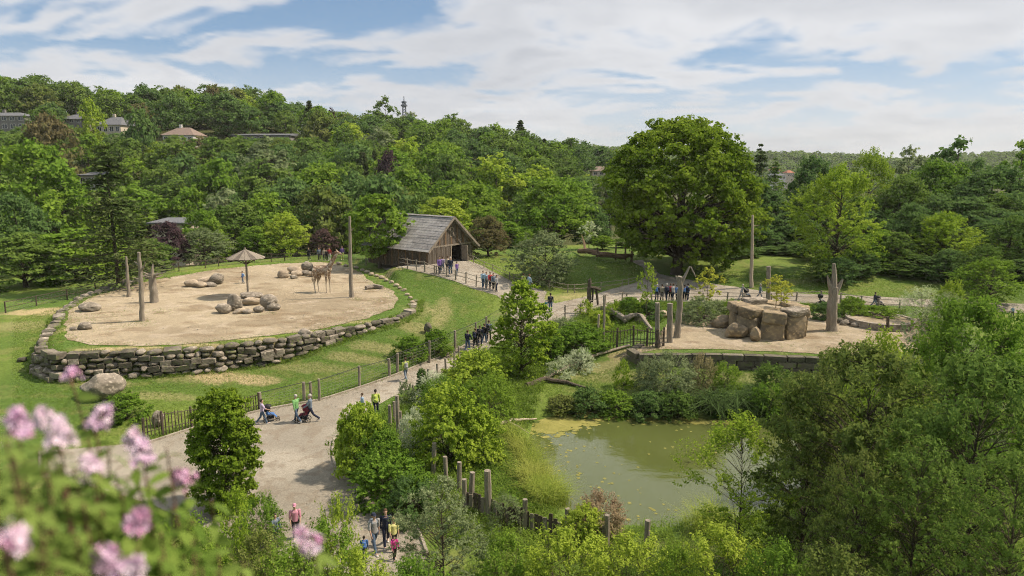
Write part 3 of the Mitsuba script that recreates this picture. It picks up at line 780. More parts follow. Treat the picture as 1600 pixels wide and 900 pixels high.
WORD = {MID: 'mid green', GREEN: 'fresh green', DEEP: 'cool green', OLIVE: 'olive green', LIME: 'bright yellow-green', GREY: 'grey-green thin', BROWNG: 'brownish', NEEDLE: 'dark needle'}
pk = np.array([k[2] for k in KINDS]); pk /= pk.sum()
nslope = 0
for x, y in cells:
    pname, lf, _ = KINDS[rng.choice(len(KINDS), p=pk)]
    z = gz(x, y)
    H = (12.0 if pname != 'far_open' else 12.5) * (0.78 + .46 * rng.random()) + max(0, (y - 240) * .03)
    R = H * (.39 + .14 * rng.random()) * (.55 if pname == 'spruce' else 1)
    px = 800 + FPX * x / (y * FWD[1] - (z + H - CAM[2]) * -FWD[2])
    rel = np.array([x, y, z + H]) - CAM
    top = 450 - FPX * np.dot(rel, UPV) / np.dot(rel, FWD)
    wpx = 2 * R * FPX / np.dot(rel, FWD)
    if px < -90 or px > 1000:
        continue
    if y < 128 and (px > 640 or px < 40):
        continue
    bad = False
    for a, b, t0, t1, yk in KEEP:
        if y < yk + 12 and px + wpx * .42 > a and px - wpx * .42 < b and top < t1 + 2:
            need = at_y(px, t1 + 1, y)[2] - z
            if need < 2.5 or y > yk - 5:
                bad = True
            else:
                H = min(H, need); R = min(R, max(H * .6, 1.8))
    if bad:
        continue
    skyl = np.interp(px, SKYLINE[:, 0], SKYLINE[:, 1])
    lim_z = at_y(px, skyl - 5 + 18 * (rng.random() - .32), y)[2]
    if z + H > lim_z:
        H = max(6.0, lim_z - z)
    plant('slope_tree', pname, lf, (x, y, z - .4), H, R, f'{WORD[lf]} tree among the crowns of the wooded slope', group=f'{WORD[lf]} trees on the wooded slope')
    nslope += 1
print('slope trees', nslope)
tree_px('lone_tree', 'far_open', MID, 601, 151, 46, 'solitary airy tree standing above the skyline left of the radio mast', y=268)
tree_px('spruce_tree', 'spruce', NEEDLE, 813, 187, 40, 'tiny pointed dark spruce sticking out of the skyline', y=262)
tree_px('pine_tree', 'far_d', BROWNG, 332, 134, 40, 'dark brownish pine crown on the skyline above the long grey roof', y=255)
tree_px('pine_tree', 'far_d', COPPER, 515, 170, 20, 'small dark conical tree on the skyline between green crowns', y=262)
tree_px('chestnut_tree', 'far_c', BROWNG, 66, 173, 88, 'large dark olive-brown tree in front of the pale villas at the upper left', y=160)
tree_px('lime_tree', 'far_b', LIME, 138, 152, 40, 'bright yellow-green tree between the villas at the upper left', y=190)
tree_px('lime_tree', 'far_b', LIME, 545, 190, 56, 'yellowish blossoming crown on the slope below the skyline', y=220)
tree_px('round_tree', 'far_a', DEEP, 217, 168, 58, 'round dark green tree right of the slate-roofed villa', y=172)
# far wood on the ridge: one mass
rng = np.random.default_rng(9)
parts = []
for k in range(1500):
    y = 640 + 620 * rng.random() ** .8
    px = 860 + 800 * rng.random()
    x = (px - 800) / FPX * y
    z = gz(x, y)
    H, R = 8 + 5 * rng.random(), 5.5 + 4 * rng.random()
    n = 90
    d = rng.normal(size=(n, 3)); d /= np.linalg.norm(d, axis=1, keepdims=True); d[:, 2] = np.abs(d[:, 2])
    c = d * [R, R, H] * (0.9 + .12 * rng.random((n, 1))) + [x, y, z]
    lv, lf = leaf_quads(c, d + np.array([0, 0, .5]) + rng.normal(0, .16, d.shape), 1.9 * (.7 + .6 * rng.random(n)), rng, .85)
    parts.append((lv, lf, rng.random(n), np.full(n, rng.random())))
v, f, uv = pack_leaves(parts)
put('forest', mikit.ply((v, f), MID, uv=uv), kind='stuff', label='far hazy wood covering the low ridge on the horizon')
# ------------------------------------------------------------------ stones


def rock_mesh(seed, sub=2, cuts=9, rough=.10, flat=.72):
    g = np.random.default_rng(seed)
    m = trimesh.creation.icosphere(sub, 1.0)
    p = np.array(m.vertices)
    for _ in range(cuts):
        n = g.normal(size=3); n /= np.linalg.norm(n)
        d = flat + .2 * g.random()
        h = p @ n - d
        p = p - np.where(h > 0, h, 0)[:, None] * n * .92
    p = p * (1 + rough * 2 * (nfbm(p * 2.2 + seed, 3, seed) - .5))[:, None]
    lo, hi = p.min(0), p.max(0)
    return (p - (lo + hi) / 2) / (hi - lo) * 2, np.array(m.faces)


ROCKS = [rock_mesh(k) for k in range(9)]
BIG = [rock_mesh(k, 3, 12, .13) for k in range(30, 36)]
ROCK_PLY = [mikit.ply(m, None, smooth=38) for m in ROCKS]
BIG_PLY = [mikit.ply(m, None, smooth=38) for m in BIG]


def block_mesh(seed):
    g = np.random.default_rng(seed)
    pts = []
    for sx in (-1, 1):
        for sy in (-1, 1):
            for sz in (-1, 1):
                c = np.array([sx, sy, sz]) * (1 - .10 * g.random(3))
                pts += [c - np.array([sx, 0, 0]) * .22 * g.random() * 1.4, c - np.array([0, sy, 0]) * .3 * g.random(), c - np.array([0, 0, sz]) * .28 * g.random()]
    m = trimesh.convex.convex_hull(np.array(pts))
    return np.array(m.vertices), np.array(m.faces)


BLOCK_PLY = [mikit.ply(block_mesh(k), None, smooth=25) for k in range(10)]
B = lambda shape, bsdf: {**shape, 'bsdf': {'type': 'ref', 'id': bsdf}}
SR = np.random.default_rng(12)


def stone_px(name, label, px, py, w, h, mat='rock_grey', group=None, depth=None, big=False, tilt=.12, cat='boulder'):
    """A boulder whose foot is at pixel (px, py), w by h pixels large."""
    p = G(px, py)
    W, Hh = hpx(p, w) / 2, hpx(p, h) / 2
    D = (depth or .8) * W
    c = p + [0, D * .7, Hh * .82]
    k = SR.integers(len(BIG_PLY if big else ROCK_PLY))
    return single(name, label, cat, B((BIG_PLY if big else ROCK_PLY)[k], mat), mat4(c, SR.random() * .8 - .4, (W, D, Hh), SR.normal() * tilt, SR.normal() * tilt), group)


# the dry stone wall round the front of the giraffe yard
WALL_PX = [(645, 468), (640, 484), (615, 496), (560, 508), (480, 522), (420, 531), (330, 541), (250, 546), (150, 550), (95, 553), (66, 545), (76, 522), (92, 503), (97, 487), (130, 467), (180, 450), (225, 437)]
wl = LineString([at_z(x, y, PLAT_Z)[:2] for x, y in WALL_PX]).simplify(.05)
wc = np.array(PLATEAU.centroid.coords[0])
wall = thing('stone_wall', 'curved dry stone retaining wall with moss in its joints round the giraffe yard', 'stone wall')
nst = 0


def wall_at(line, s):
    a, b = np.array(line.interpolate(s).coords[0]), np.array(line.interpolate(min(s + .3, line.length)).coords[0])
    t = b - a
    t = t / (np.linalg.norm(t) + 1e-9) if np.linalg.norm(t) > 1e-6 else np.array([1.0, 0])
    return a, t


for course in range(7):
    s = SR.random() * .5
    while s < wl.length - .4:
        Ls = 0.42 + .62 * SR.random() if s < wl.length * .78 else .4 + .4 * SR.random()
        if course == 0:
            Ls *= 1.15
        a, t = wall_at(wl, s + Ls / 2)
        out = np.array([t[1], -t[0]])
        if np.dot(out, a - wc) < 0:
            out = -out
        foot = gz(*(a + out * .75))
        hh = PLAT_Z + .08 - foot
        n = max(1, int(round(hh / .37)))
        if course < n and hh > .06:
            ch = max(hh / n, .18)
            lean = .13 + .10 * course
            off = a + out * (lean + .10 * SR.normal() * .6)
            zc = PLAT_Z + .06 - ch * (course + .5) + .03 * SR.normal()
            jit = 1 + .12 * SR.normal()
            mat = ('rock_dark', 'rock_grey', 'rock_moss', 'rock_moss', 'rock_moss', 'rock_grey')[SR.integers(6)]
            m = mat4((*off, zc), math.atan2(t[1], t[0]) + SR.normal() * .06, (Ls / 2 * .98, .36 + .10 * SR.random(), ch / 2 * (.90 + .28 * SR.random())), SR.normal() * .09, SR.normal() * .09)
            put('stone', B(BLOCK_PLY[SR.integers(10)] if SR.random() < .45 else ROCK_PLY[SR.integers(9)], mat), wall, m)
            nst += 1
        s += Ls
# loose rocks at its left foot and the rows of stones that edge the yard
ROW = [(556, 420), (566, 424), (573, 427), (580, 431), (588, 433), (596, 436), (603, 440), (611, 443), (619, 448), (624, 452), (631, 455), (636, 462), (641, 468), (644, 474), (540, 417), (529, 414)]
for i, (x, y) in enumerate(ROW):
    stone_px('edge_stone', 'pale small stone in the row edging the right side of the giraffe yard', x, y, 7 + 4 * SR.random(), 4 + 2 * SR.random(), 'rock_warm', 'small stones edging the right side of the yard', cat='stone')
ROW = [(104, 484), (112, 478), (121, 472), (131, 467), (141, 463), (152, 459), (163, 455), (174, 451), (186, 447), (197, 443), (208, 441), (222, 437), (238, 433)]
for i, (x, y) in enumerate(ROW):
    stone_px('kerb_rock', 'flat grey stone in the low row at the back left of the giraffe yard', x, y, 14 + 6 * SR.random(), 6 + 3 * SR.random(), 'rock_grey', 'flat stones along the back left of the yard', cat='stone')
for px, py, w, h, mat, lab in [
        (346, 491, 25, 17, 'rock_grey', 'squarish grey boulder at the left end of the rock group by the parasol'), (365, 487, 22, 31, 'rock_grey', 'upright rounded boulder in the rock group by the parasol'),
        (418, 484, 30, 26, 'rock_grey', 'largest dark boulder at the right of the rock group by the parasol'), (390, 478, 30, 14, 'rock_warm', 'flat pale slab between the two tall boulders by the parasol'),
        (372, 491, 20, 9, 'rock_warm', 'small pale rock in front of the upright boulder by the parasol'), (384, 491, 16, 8, 'rock_grey', 'small dark rock in the middle front of the parasol rock group'),
        (403, 489, 19, 11, 'rock_grey', 'low angular rock in front of the largest boulder by the parasol'), (389, 467, 42, 9, 'rock_grey', 'long low rock at the foot of the parasol post'), (426, 486, 22, 13, 'rock_grey', 'low grey rock at the right end of the parasol rock group')]:
    stone_px('boulder', lab, px, py, w, h, mat, 'rocks piled by the parasol')
for px, py, w, h, mat, lab in [(297, 449, 22, 13, 'rock_warm', 'rounded boulder at the left of the three-rock heap left of the keeper'), (318, 444, 22, 11, 'rock_warm', 'low rock in the middle back of the heap left of the keeper'),
                               (337, 445, 24, 19, 'rock_grey', 'pointed boulder at the right of the heap left of the keeper'), (311, 450, 24, 10, 'rock_warm', 'flat pale rock in front of the heap left of the keeper'), (328, 449, 18, 8, 'rock_grey', 'small flat rock at the right front of the heap left of the keeper')]:
    stone_px('boulder', lab, px, py, w, h, mat, 'rocks heaped left of the keeper')
for px, py, w, h, mat, lab in [(441, 435, 19, 14, 'rock_warm', 'pale rounded boulder at the left of the heap behind the giraffe'), (459, 428, 24, 13, 'rock_warm', 'long pale boulder in the heap left of the giraffe'), (479, 424, 20, 17, 'rock_grey', 'tallest grey boulder behind the giraffe rump'),
                               (463, 432, 20, 9, 'rock_warm', 'flat slab in front of the heap left of the giraffe'), (477, 431, 18, 9, 'rock_grey', 'leaning grey slab beside the giraffe rump'), (487, 433, 15, 10, 'rock_warm', 'small rock next to the giraffe hind legs'), (458, 436, 13, 6, 'rock_grey', 'little grey rock lying lowest of the heap left of the giraffe')]:
    stone_px('boulder', lab, px, py, w, h, mat, 'rocks heaped left of the giraffe')
for px, py, w, h, mat, lab, big in [(134, 488, 34, 15, 'rock_grey', 'broad flat grey boulder at the left edge of the giraffe yard', 1), (130, 516, 22, 13, 'rock_grey', 'grey boulder on the grass strip at the left front of the yard', 0), (114, 517, 13, 6, 'rock_grey', 'small stone beside the boulder at the left front of the yard', 0),
                                    (151, 628, 66, 44, 'rock_grey', 'big lone rounded boulder on the grass below the stone wall', 1), (668, 523, 14, 21, 'rock_dark', 'dark upright stone on the grass slope behind the wire fence', 1), (245, 668, 20, 28, 'rock_grey', 'pale upright stone behind the picket fence at lower left', 1),
                                    (85, 568, 40, 18, 'rock_dark', 'dark half sunken rock at the left foot of the stone wall', 0), (475, 530, 24, 18, 'rock_grey', 'rounded large boulder set into the front of the stone wall', 1), (32, 566, 15, 8, 'rock_dark', 'small dark rock in the grass left of the stone wall', 0),
                                    (1153, 530, 36, 28, 'rock_planter', 'large rounded boulder left in front of the round rock planter', 1), (1182, 535, 20, 26, 'rock_planter', 'upright block leaning beside the rounded boulder by the planter', 1), (1130, 513, 34, 20, 'rock_planter', 'low boulder furthest left of the rock planter', 1),
                                    (1322, 509, 16, 9, 'rock_grey', 'rock between the forked trunk and the small stage', 0), (1338, 512, 14, 8, 'rock_grey', 'flat rock beside the small raised stage', 0), (1312, 506, 14, 10, 'rock_dark', 'dark rock right behind the forked trunk', 0), (1290, 501, 14, 9, 'rock_dark', 'dark rock left behind the forked trunk', 0),
                                    (1003, 505, 22, 14, 'rock_warm', 'pale rock at the back left of the right enclosure', 0), (1021, 501, 22, 15, 'rock_warm', 'second pale rock at the back left of the right enclosure', 0), (1036, 498, 18, 14, 'rock_warm', 'third pale rock at the back left of the right enclosure', 0), (1072, 497, 18, 9, 'rock_grey', 'small grey rock under the feathery sapling', 0), (1105, 499, 14, 7, 'rock_grey', 'little grey rock right of the feathery sapling', 0)]:
    stone_px('boulder', lab, px, py, w, h, mat, big=bool(big))
for i in range(26):
    t = SR.random()
    x, y = 868 + 62 * t + SR.normal() * 5, 579 - 42 * t + SR.normal() * 5
    stone_px('pale_stone', 'whitish stone in the small rock garden above the pale fallen pole', x, y, 6 + 6 * SR.random(), 4 + 3 * SR.random(), 'concrete', 'whitish stones of the rock garden', cat='stone')

# round planter of big standing stones
pc = G(1218, 531) + np.array([0, 2.7, 0])
pl = thing('stone_planter', 'round raised planter built of huge standing stones with cap stones', 'planter')
PR = 2.42
nring = 9


def boulder_block(seed):
    g = np.random.default_rng(seed)
    m = trimesh.creation.icosphere(3, 1.0)
    p = np.array(m.vertices)
    p = p / (np.abs(p) ** 11).sum(1, keepdims=True) ** (1 / 11)
    p = p * (1 - .10 * p[:, [2]] * g.normal() * [1, 1, 0] * .8) + .22 * (nfbm(p * 1.3 + seed * 7, 3, seed)[:, None] - .5) * p
    p = p + .07 * (nfbm(p * 4 + seed, 3, seed + 1)[:, None] - .5) * p
    lo, hi = p.min(0), p.max(0)
    return (p - (lo + hi) / 2) / (hi - lo) * 2, np.array(m.faces)


BB_PLY = [mikit.ply(boulder_block(k), None, smooth=22) for k in range(50, 57)]  # flat faced blocks
for k in range(nring):
    a = -math.pi / 2 + (k - .32) * 2 * math.pi / nring + SR.normal() * .03
    h = 1.62 + .16 * SR.normal()
    c = pc + [PR * math.cos(a), PR * math.sin(a), 0]
    put('stone', B(BB_PLY[k % 7], 'rock_planter'), pl, mat4((c[0], c[1], ENCL_Z + h / 2 - .1), a + math.pi / 2 + SR.normal() * .06, (.92 + .06 * SR.random(), .62, h / 2 + .12), SR.normal() * .03, SR.normal() * .03))
    c2 = pc + [(PR + .05) * math.cos(a + .03), (PR + .05) * math.sin(a + .03), 0]
    put('cap_stone', B(BB_PLY[(k + 3) % 7], 'rock_grey' if k % 4 == 1 else 'rock_planter'), pl, mat4((c2[0], c2[1], ENCL_Z + h + .28), a + math.pi / 2 + SR.normal() * .07, (.90 + .1 * SR.random(), .74, .40 + .05 * SR.normal()), SR.normal() * .04, SR.normal() * .05))
disc = trimesh.creation.cylinder(PR - .25, 1.9, sections=32)
put('soil', mikit.ply((np.array(disc.vertices) + [pc[0], pc[1], ENCL_Z + 1.0], np.array(disc.faces)), 'soil_sand'), pl)
PLANTER_TOP = ENCL_Z + 1.95

# low block wall at the front of the right enclosure
w2 = LineString([at_z(x, y, ENCL_Z)[:2] for x, y in [(1003, 538), (991, 544), (990, 550), (1003, 554), (1040, 554), (1120, 554), (1190, 556), (1250, 558), (1330, 562), (1400, 562)]])
ew = thing('block_wall', 'low dark mossy block wall along the front of the right sandy enclosure', 'low wall')
for course in range(3):
    s = .5 * course % 1
    while s < w2.length - .3:
        Ls = 1.0 + .7 * SR.random()
        a, t = wall_at(w2, s + Ls / 2)
        ch = .44
        m = mat4((a[0], a[1] - .12, ENCL_Z + .10 - ch * (course + .5)), math.atan2(t[1], t[0]) + SR.normal() * .02, (Ls / 2 * .985, .30, ch / 2 * .98), 0, SR.normal() * .015)
        put('block', B(BLOCK_PLY[SR.integers(10)], ('rock_dark', 'rock_dark', 'rock_moss')[SR.integers(3)]), ew, m)
        s += Ls
# raised sandy stage behind
sc_ = G(1395, 516)
st = thing('raised_stage', 'low round sandy stage with a stone rim in the right enclosure', 'stage')
disc = trimesh.creation.cylinder(2.5, .75, sections=40)
put('top', mikit.ply((np.array(disc.vertices) + [sc_[0], sc_[1] + 2.1, ENCL_Z + .18], np.array(disc.faces)), 'soil_sand'), st)
for k in range(20):
    a = k * 2 * math.pi / 20
    put('rim_stone', B(BLOCK_PLY[k % 10], 'rock_grey'), st, mat4((sc_[0] + 2.55 * math.cos(a), sc_[1] + 2.1 + 2.55 * math.sin(a), ENCL_Z + .28), a + math.pi / 2, (.42, .2, .36), 0, SR.normal() * .03))

# ------------------------------------------------------------------ kerbs of the path


def kerb(label, pts, step=1.0):
    L = LineString([G(x, y)[:2] for x, y in pts])
    k = thing('path_edging', label, 'kerb')
    s = 0.0
    while s < L.length - .2:
        a, t = wall_at(L, s)
        b = np.array(L.interpolate(min(s + step * .985, L.length)).coords[0])
        if np.linalg.norm(b - a) < .15:
            break
        put('kerb_stone', mikit.ply(bar((*a, gz(*a) + .045), (*b, gz(*b) + .045), .11, .16), 'kerb_stone'), k)
        s += step


kerb('weathered stone edging along the inner bend of the gravel path', [(560, 650), (535, 668), (520, 692), (520, 722), (540, 750), (580, 775), (625, 803), (655, 830), (668, 868)])
kerb('narrow stone edging below the wire fence of the grass slope', [(228, 694), (260, 684), (330, 661), (405, 643), (500, 626), (560, 607), (620, 586), (680, 562), (720, 544), (757, 522)])

# ------------------------------------------------------------------ the barn
bA, bB = at_z(669, 418, 3.35), at_z(738, 407, 3.35)
bd = (bB - bA)[:2]; BW = np.linalg.norm(bd); bd /= BW
ba = np.array([-bd[1], bd[0]])                          # the long axis, away to the left
BL, EAVE, RIDGE, GZ0 = 10.5, 2.3, 5.55, 3.32
barn = thing('barn', 'weathered timber barn with a grey shingle roof and an open gable door', 'barn')
XF = np.eye(4); XF[:3, 0] = [bd[0], bd[1], 0]; XF[:3, 1] = [ba[0], ba[1], 0]; XF[:3, 3] = [bA[0], bA[1], GZ0]


def bput(name, mesh, mat, parent, smooth=False, label=None):
    return put(name, mikit.ply(tf(XF, mesh), mat, smooth=smooth), parent, label=label)


gw = key_for('gable_wall', barn)
bput('beam', box(-.05, BW + .05, -.07, .07, EAVE - .12, EAVE + .06), 'wood_grey', gw)
labels[gw] = {'label': 'gable wall of vertical weathered boards'}
nb = 30
slope = (RIDGE - EAVE) / (BW / 2)
door = (BW * .50, BW * .74)
for k in range(nb):
    x0, x1 = BW * k / nb + .008, BW * (k + 1) / nb - .008
    xm = (x0 + x1) / 2
    top = EAVE + slope * min(xm, BW - xm) - .05
    j = .012 * (k % 3)
    win = abs(xm - BW * .52) < .18
    mat = ('wood_barn', 'wood_brown', 'wood_dark', 'wood_barn')[(k * 7) % 4]
    if not (door[0] < xm < door[1]):
        bput('board', box(x0, x1, -.03 - j, 0, -.2, EAVE - .12), ('wood_barn', 'wood_barn', 'wood_dark')[k % 3], gw)
    if win:
        bput('board', box(x0, x1, -.03 - j, 0, EAVE + .06, EAVE + 1.0), mat, gw)
        bput('board', box(x0, x1, -.03 - j, 0, EAVE + 2.0, top), mat, gw)
    elif top > EAVE + .1:
        bput('board', box(x0, x1, -.03 - j, 0, EAVE + .06, top), mat, gw)
wn = key_for('window', barn)
scene[wn] = mikit.ply(tf(XF, box(BW * .52 - .22, BW * .52 + .22, -.02, .0, EAVE + 1.0, EAVE + 2.0)), 'window_glass')
for a, b_, c, d in [(-.26, -.20, .96, 2.04), (.20, .26, .96, 2.04), (-.20, .20, 1.98, 2.04), (-.20, .20, .96, 1.02), (-.20, .20, 1.47, 1.51), (-.02, .02, 1.02, 1.98)]:
    bput('frame', box(BW * .52 + a, BW * .52 + b_, -.06, -.025, EAVE + c, EAVE + d), 'wood_pale', wn)
dr_ = key_for('door', barn)
bput('leaf', box(door[1] + .02, door[1] + .10, -1.0, -.06, 0, EAVE - .2), 'wood_grey', dr_)
bput('jamb', box(door[0] - .05, door[0] + .06, -.09, .05, -.1, EAVE - .13), 'wood_pale', dr_)
lw = key_for('side_wall', barn)
for k in range(44):
    y0 = BL * k / 44
    bput('board', box(-.03 - .012 * (k % 3), 0, y0 + .01, y0 + BL / 44 - .01, -.3, EAVE), ('wood_dark', 'wood_brown')[k % 5 == 0], lw)
bput('back_wall', box(0, BW, BL - .05, BL, -.3, EAVE), 'wood_dark', barn)
bput('far_side_wall', box(BW - .05, BW, 0, BL - .05, -.3, EAVE), 'wood_dark', barn)
bput('floor', box(0, BW, 0.02, BL - .06, -.25, .02), 'soil_sand', barn)
rf = key_for('roof', barn)
NR, OV = 14, .55
for side in (0, 1):
    ux = np.array([1, 0, slope]) / math.hypot(1, slope)
    Ltot = math.hypot(BW / 2 + OV, slope * (BW / 2 + OV))
    for r in range(NR):
        y = -.75 + SR.random() * .2
        d0, d1 = Ltot * r / NR, Ltot * (r + 1.25) / NR
        while y < BL + .5:
            ly = min(1.6 + 2.2 * SR.random(), BL + .5 - y + .01) if side == 0 else BL + 1.2
            e = .008 * SR.normal()
            h0 = .075 + e
            ya, yb = max(y, -.7), min(y + ly - .012, BL + .5)
            x0 = -OV
            p0 = np.array([x0, 0, EAVE - OV * slope]) + ux * d0
            p1 = np.array([x0, 0, EAVE - OV * slope]) + ux * min(d1, Ltot)
            nn = np.array([-ux[2], 0, ux[0]])
            A, Bq = p0 + nn * h0, p1 + nn * .045
            V = np.array([p0 + nn * .03, A, Bq, p1 + nn * .012])
            V = np.vstack([V + [0, ya, 0], V + [0, yb, 0]])
            if side:
                V[:, 0] = BW - V[:, 0]
            F = np.array([[0, 1, 2], [0, 2, 3], [4, 6, 5], [4, 7, 6], [0, 4, 5], [0, 5, 1], [1, 5, 6], [1, 6, 2], [2, 6, 7], [2, 7, 3], [3, 7, 4], [3, 4, 0]])
            if side:
                F = F[:, ::-1]
            if yb - ya > .1:
                bput('shingle_board', (V, F), ('shingle', 'shingle_b', 'shingle_c')[SR.integers(3)], rf)
            y += ly
bput('ridge_cap', cat_mesh([bar((BW / 2 - .13, -.7, RIDGE + .02), (BW / 2 - .13, BL + .5, RIDGE + .02), .32, .05, (-.4, 0, 1)), bar((BW / 2 + .13, -.7, RIDGE + .02), (BW / 2 + .13, BL + .5, RIDGE + .02), .32, .05, (.4, 0, 1))]), 'shingle_b', rf)
for s_ in (0, 1):
    xe, xr = -OV, BW / 2
    p0, p1 = np.array([xe, -.72, EAVE - OV * slope - .03]), np.array([xr, -.72, RIDGE - .03])
    if s_:
        p0[0], p1[0] = BW - p0[0], BW - p1[0]
    bput('barge_board', bar(p0, p1, .05, .24), 'wood_grey', rf)

# ------------------------------------------------------------------ fences


def post_mesh(b, h, r, seed, lean=(0, 0), top=.9, sides=9):
    b = np.asarray(b, float)
    q = np.linspace(0, 1, 5)
    P = np.stack([b[0] + lean[0] * q, b[1] + lean[1] * q, b[2] - .25 + (h + .25) * q], -1)
    return tube(P, r * (1 - (1 - top) * q), sides, True, .14, seed)


FC = [0]


def fence(name, label, cat, posts, rails=(), post_r=.07, mat='wood_grey', rail_r=.035, rail_mat=None, net=None, pickets=None, h=None, group=None):
    """posts: pixels (x, foot, top); rails: heights as shares of the post."""
    k = thing(name, label, cat, group)
    bs = []
    for (x, yf, yt) in posts:
        b = G(x, yf)
        hh = hpx(b, yf - yt) * 1.01 if yt is not None else h
        FC[0] += 1
        put('post', mikit.ply(post_mesh(b, hh, post_r * (.9 + .25 * SR.random()), FC[0], (SR.normal() * .025, SR.normal() * .02)), mat, smooth=40), k)
        bs.append((b, hh))
    for (b0, h0), (b1, h1) in zip(bs[:-1], bs[1:]):
        for q in rails:
            a, c = b0 + [0, -post_r * .4, h0 * q + SR.normal() * .02], b1 + [0, -post_r * .4, h1 * q + SR.normal() * .02]
            mid = (a + c) / 2 + [0, 0, -.015 + SR.normal() * .01]
            put('rail', mikit.ply(tube([a, mid, c], [rail_r, rail_r * .92, rail_r * .95], 6, True, .15, FC[0]), rail_mat or mat, smooth=40), k)
        L = np.linalg.norm(b1 - b0)
        if net:
            ms = []
            n = max(2, int(L / net))
            hm = min(h0, h1) * .93
            for i in range(n + 1):
                p = b0 + (b1 - b0) * i / n
                zz = gz(p[0], p[1])
                ms.append(tube([(p[0], p[1], zz), (p[0], p[1], zz + hm)], .006, 3, False))
            for i in range(7):
                z0 = .05 + hm * i / 6.3
                ms.append(tube([b0 + [0, 0, z0], (b0 + b1) / 2 + [0, 0, z0 - .01], b1 + [0, 0, z0]], .006, 3, False))
            put('wire_mesh', mikit.ply(cat_mesh(ms), 'wire'), k, kind='stuff')
        if pickets:
            n = max(2, int(L / pickets))
            for i in range(1, n):
                p = b0 + (b1 - b0) * (i + .2 * (SR.random() - .5)) / n
                zz = gz(p[0], p[1])
                hk = (h0 + (h1 - h0) * i / n) * (.86 + .12 * SR.random())
                put('picket', mikit.ply(tube([(p[0], p[1], zz - .05), (p[0] + SR.normal() * .02, p[1], zz + hk * .93), (p[0] + SR.normal() * .02, p[1], zz + hk)], [.030, .030, .006], 5, True, .2, i), mat, smooth=40), k)
    return k, bs


fence('wire_fence', 'wire mesh fence on grey round posts between the gravel path and the grass slope', 'fence', [(407, 641, 612), (475, 627, 596), (486, 624, 596), (499, 626, 591), (562, 605, 571), (609, 589, 559), (621, 583, 551), (671, 567, 532), (711, 548, 516), (744, 533, 503), (760, 524, 494), (790, 500, 476)],
      rails=(.97,), post_r=.095, rail_r=.022, rail_mat='metal_dark', net=.30)
fence('picket_fence', 'dark thin picket fence at lower left below the lone boulder', 'fence', [(225, 686, 652), (255, 680, 641), (300, 668, 634), (350, 655, 625), (405, 641, 612)], rails=(.86, .30), post_r=.075, rail_r=.022, mat='wood_dark', pickets=.16)
fence('rail_fence', 'two-rail wooden fence along the path below the barn', 'fence', [(572, 415, 398), (596, 416, 399), (619, 417.5, 400), (637, 421, 404), (651, 423, 406), (664, 425, 408), (679, 428, 414), (682, 429, 415), (698, 433, 418), (712, 437.5, 422), (728, 443, 425), (744, 448, 430), (760, 452, 435), (774, 457, 440)],
      rails=(.90, .52), post_r=.075)
fence('rail_fence', 'low grey rail fence on the lawn side of the barn path', 'fence', [(706, 400, 390), (723, 404, 394), (740, 411, 400), (756, 419, 408), (770, 424, 413), (796, 436, 425), (803, 438, 428), (842, 447, 433), (858, 452, 438), (887, 457, 444), (898, 458, 444), (939, 454, 440), (972, 447, 437), (982, 445, 435), (997, 441, 432)], rails=(.93, .45), post_r=.05, rail_r=.03)
fence('yard_fence', 'dark fence round the back of the giraffe yard against the trees', 'fence', [(9, 489, 471), (57, 478, 462), (105, 468, 452), (150, 458, 442), (188, 449, 433), (232, 436, 421), (280, 424, 409), (321, 419, 406), (342, 416, 403), (398, 410, 396), (424, 409, 396), (445, 408, 396), (482, 407, 394), (520, 408, 394), (545, 411, 397), (572, 414, 398)],
      rails=(.95, .5), post_r=.06, mat='wood_dark', rail_r=.03, net=.35)
fence('rail_fence', 'two-rail fence between the gravel path and the planted slope of the right enclosure', 'fence', [(856, 514, 490), (883, 500, 476), (906, 496, 474), (945, 486, 460), (972, 471, 456), (979, 470, 457), (1018, 470, 457), (1060, 471, 457), (1098, 470, 457), (1136, 470, 456), (1162, 470, 457), (1205, 470, 458), (1244, 470, 456), (1282, 473, 454), (1313, 474, 457), (1345, 478, 462), (1372, 482, 466), (1405, 484, 468)],
      rails=(.93, .50), post_r=.075, mat='wood_grey')
pf, _ = fence('picket_gate', 'rustic picket fence with a gate at the left end of the right enclosure', 'fence', [(943, 543, 512), (964, 545, 512), (990, 540, 508), (1011, 541, 512), (1028, 545, 514), (1037, 541, 511)], rails=(.82, .22), post_r=.085, rail_r=.035, mat='wood_dark', pickets=.24)
fence('rail_fence', 'low fence in the grass at the far right beside the bushy tree', 'fence', [(1506, 486, 476), (1528, 489, 479), (1552, 492, 482), (1580, 497, 486)], rails=(.9,), post_r=.05)
# stakes on the pond side of the path
STAKES = [(610, 668, 631, .10), (617, 664, 626, .09), (623, 680, 615, .12), (647, 616, 600, .08), (669, 598, 575, .09), (684, 590, 568, .08), (697, 582, 559, .08), (709, 574, 550, .08), (717, 567, 540, .08), (735, 562, 545, .08), (728, 568, 546, .07), (748, 556, 536, .07), (740, 562, 540, .07), (677, 745, 689, .12), (698, 760, 711, .11), (717, 770, 718, .11), (735, 790, 735, .13), (629, 690, 640, .08)]
for i, (x, yf, yt, r) in enumerate(STAKES):
    b = G(x, yf)
    single('wooden_stake', 'weathered round stake standing in the shrubs between path and pond', 'stake', mikit.ply(post_mesh(b, hpx(b, yf - yt), r, 300 + i, (SR.normal() * .05, SR.normal() * .05)), 'wood_grey', smooth=40), group='stakes in the shrubs between path and pond')
# handrail of rope among them
rp = [G(735, 562) + [0, 0, .75], G(757, 552) + [0, 0, .72], G(778, 542) + [0, 0, .9]]
single('rope_rail', 'slack grey rope handrail beside the group of dark clad visitors', 'rope', mikit.ply(tube(rp, .03, 5), 'wood_pale', smooth=True))
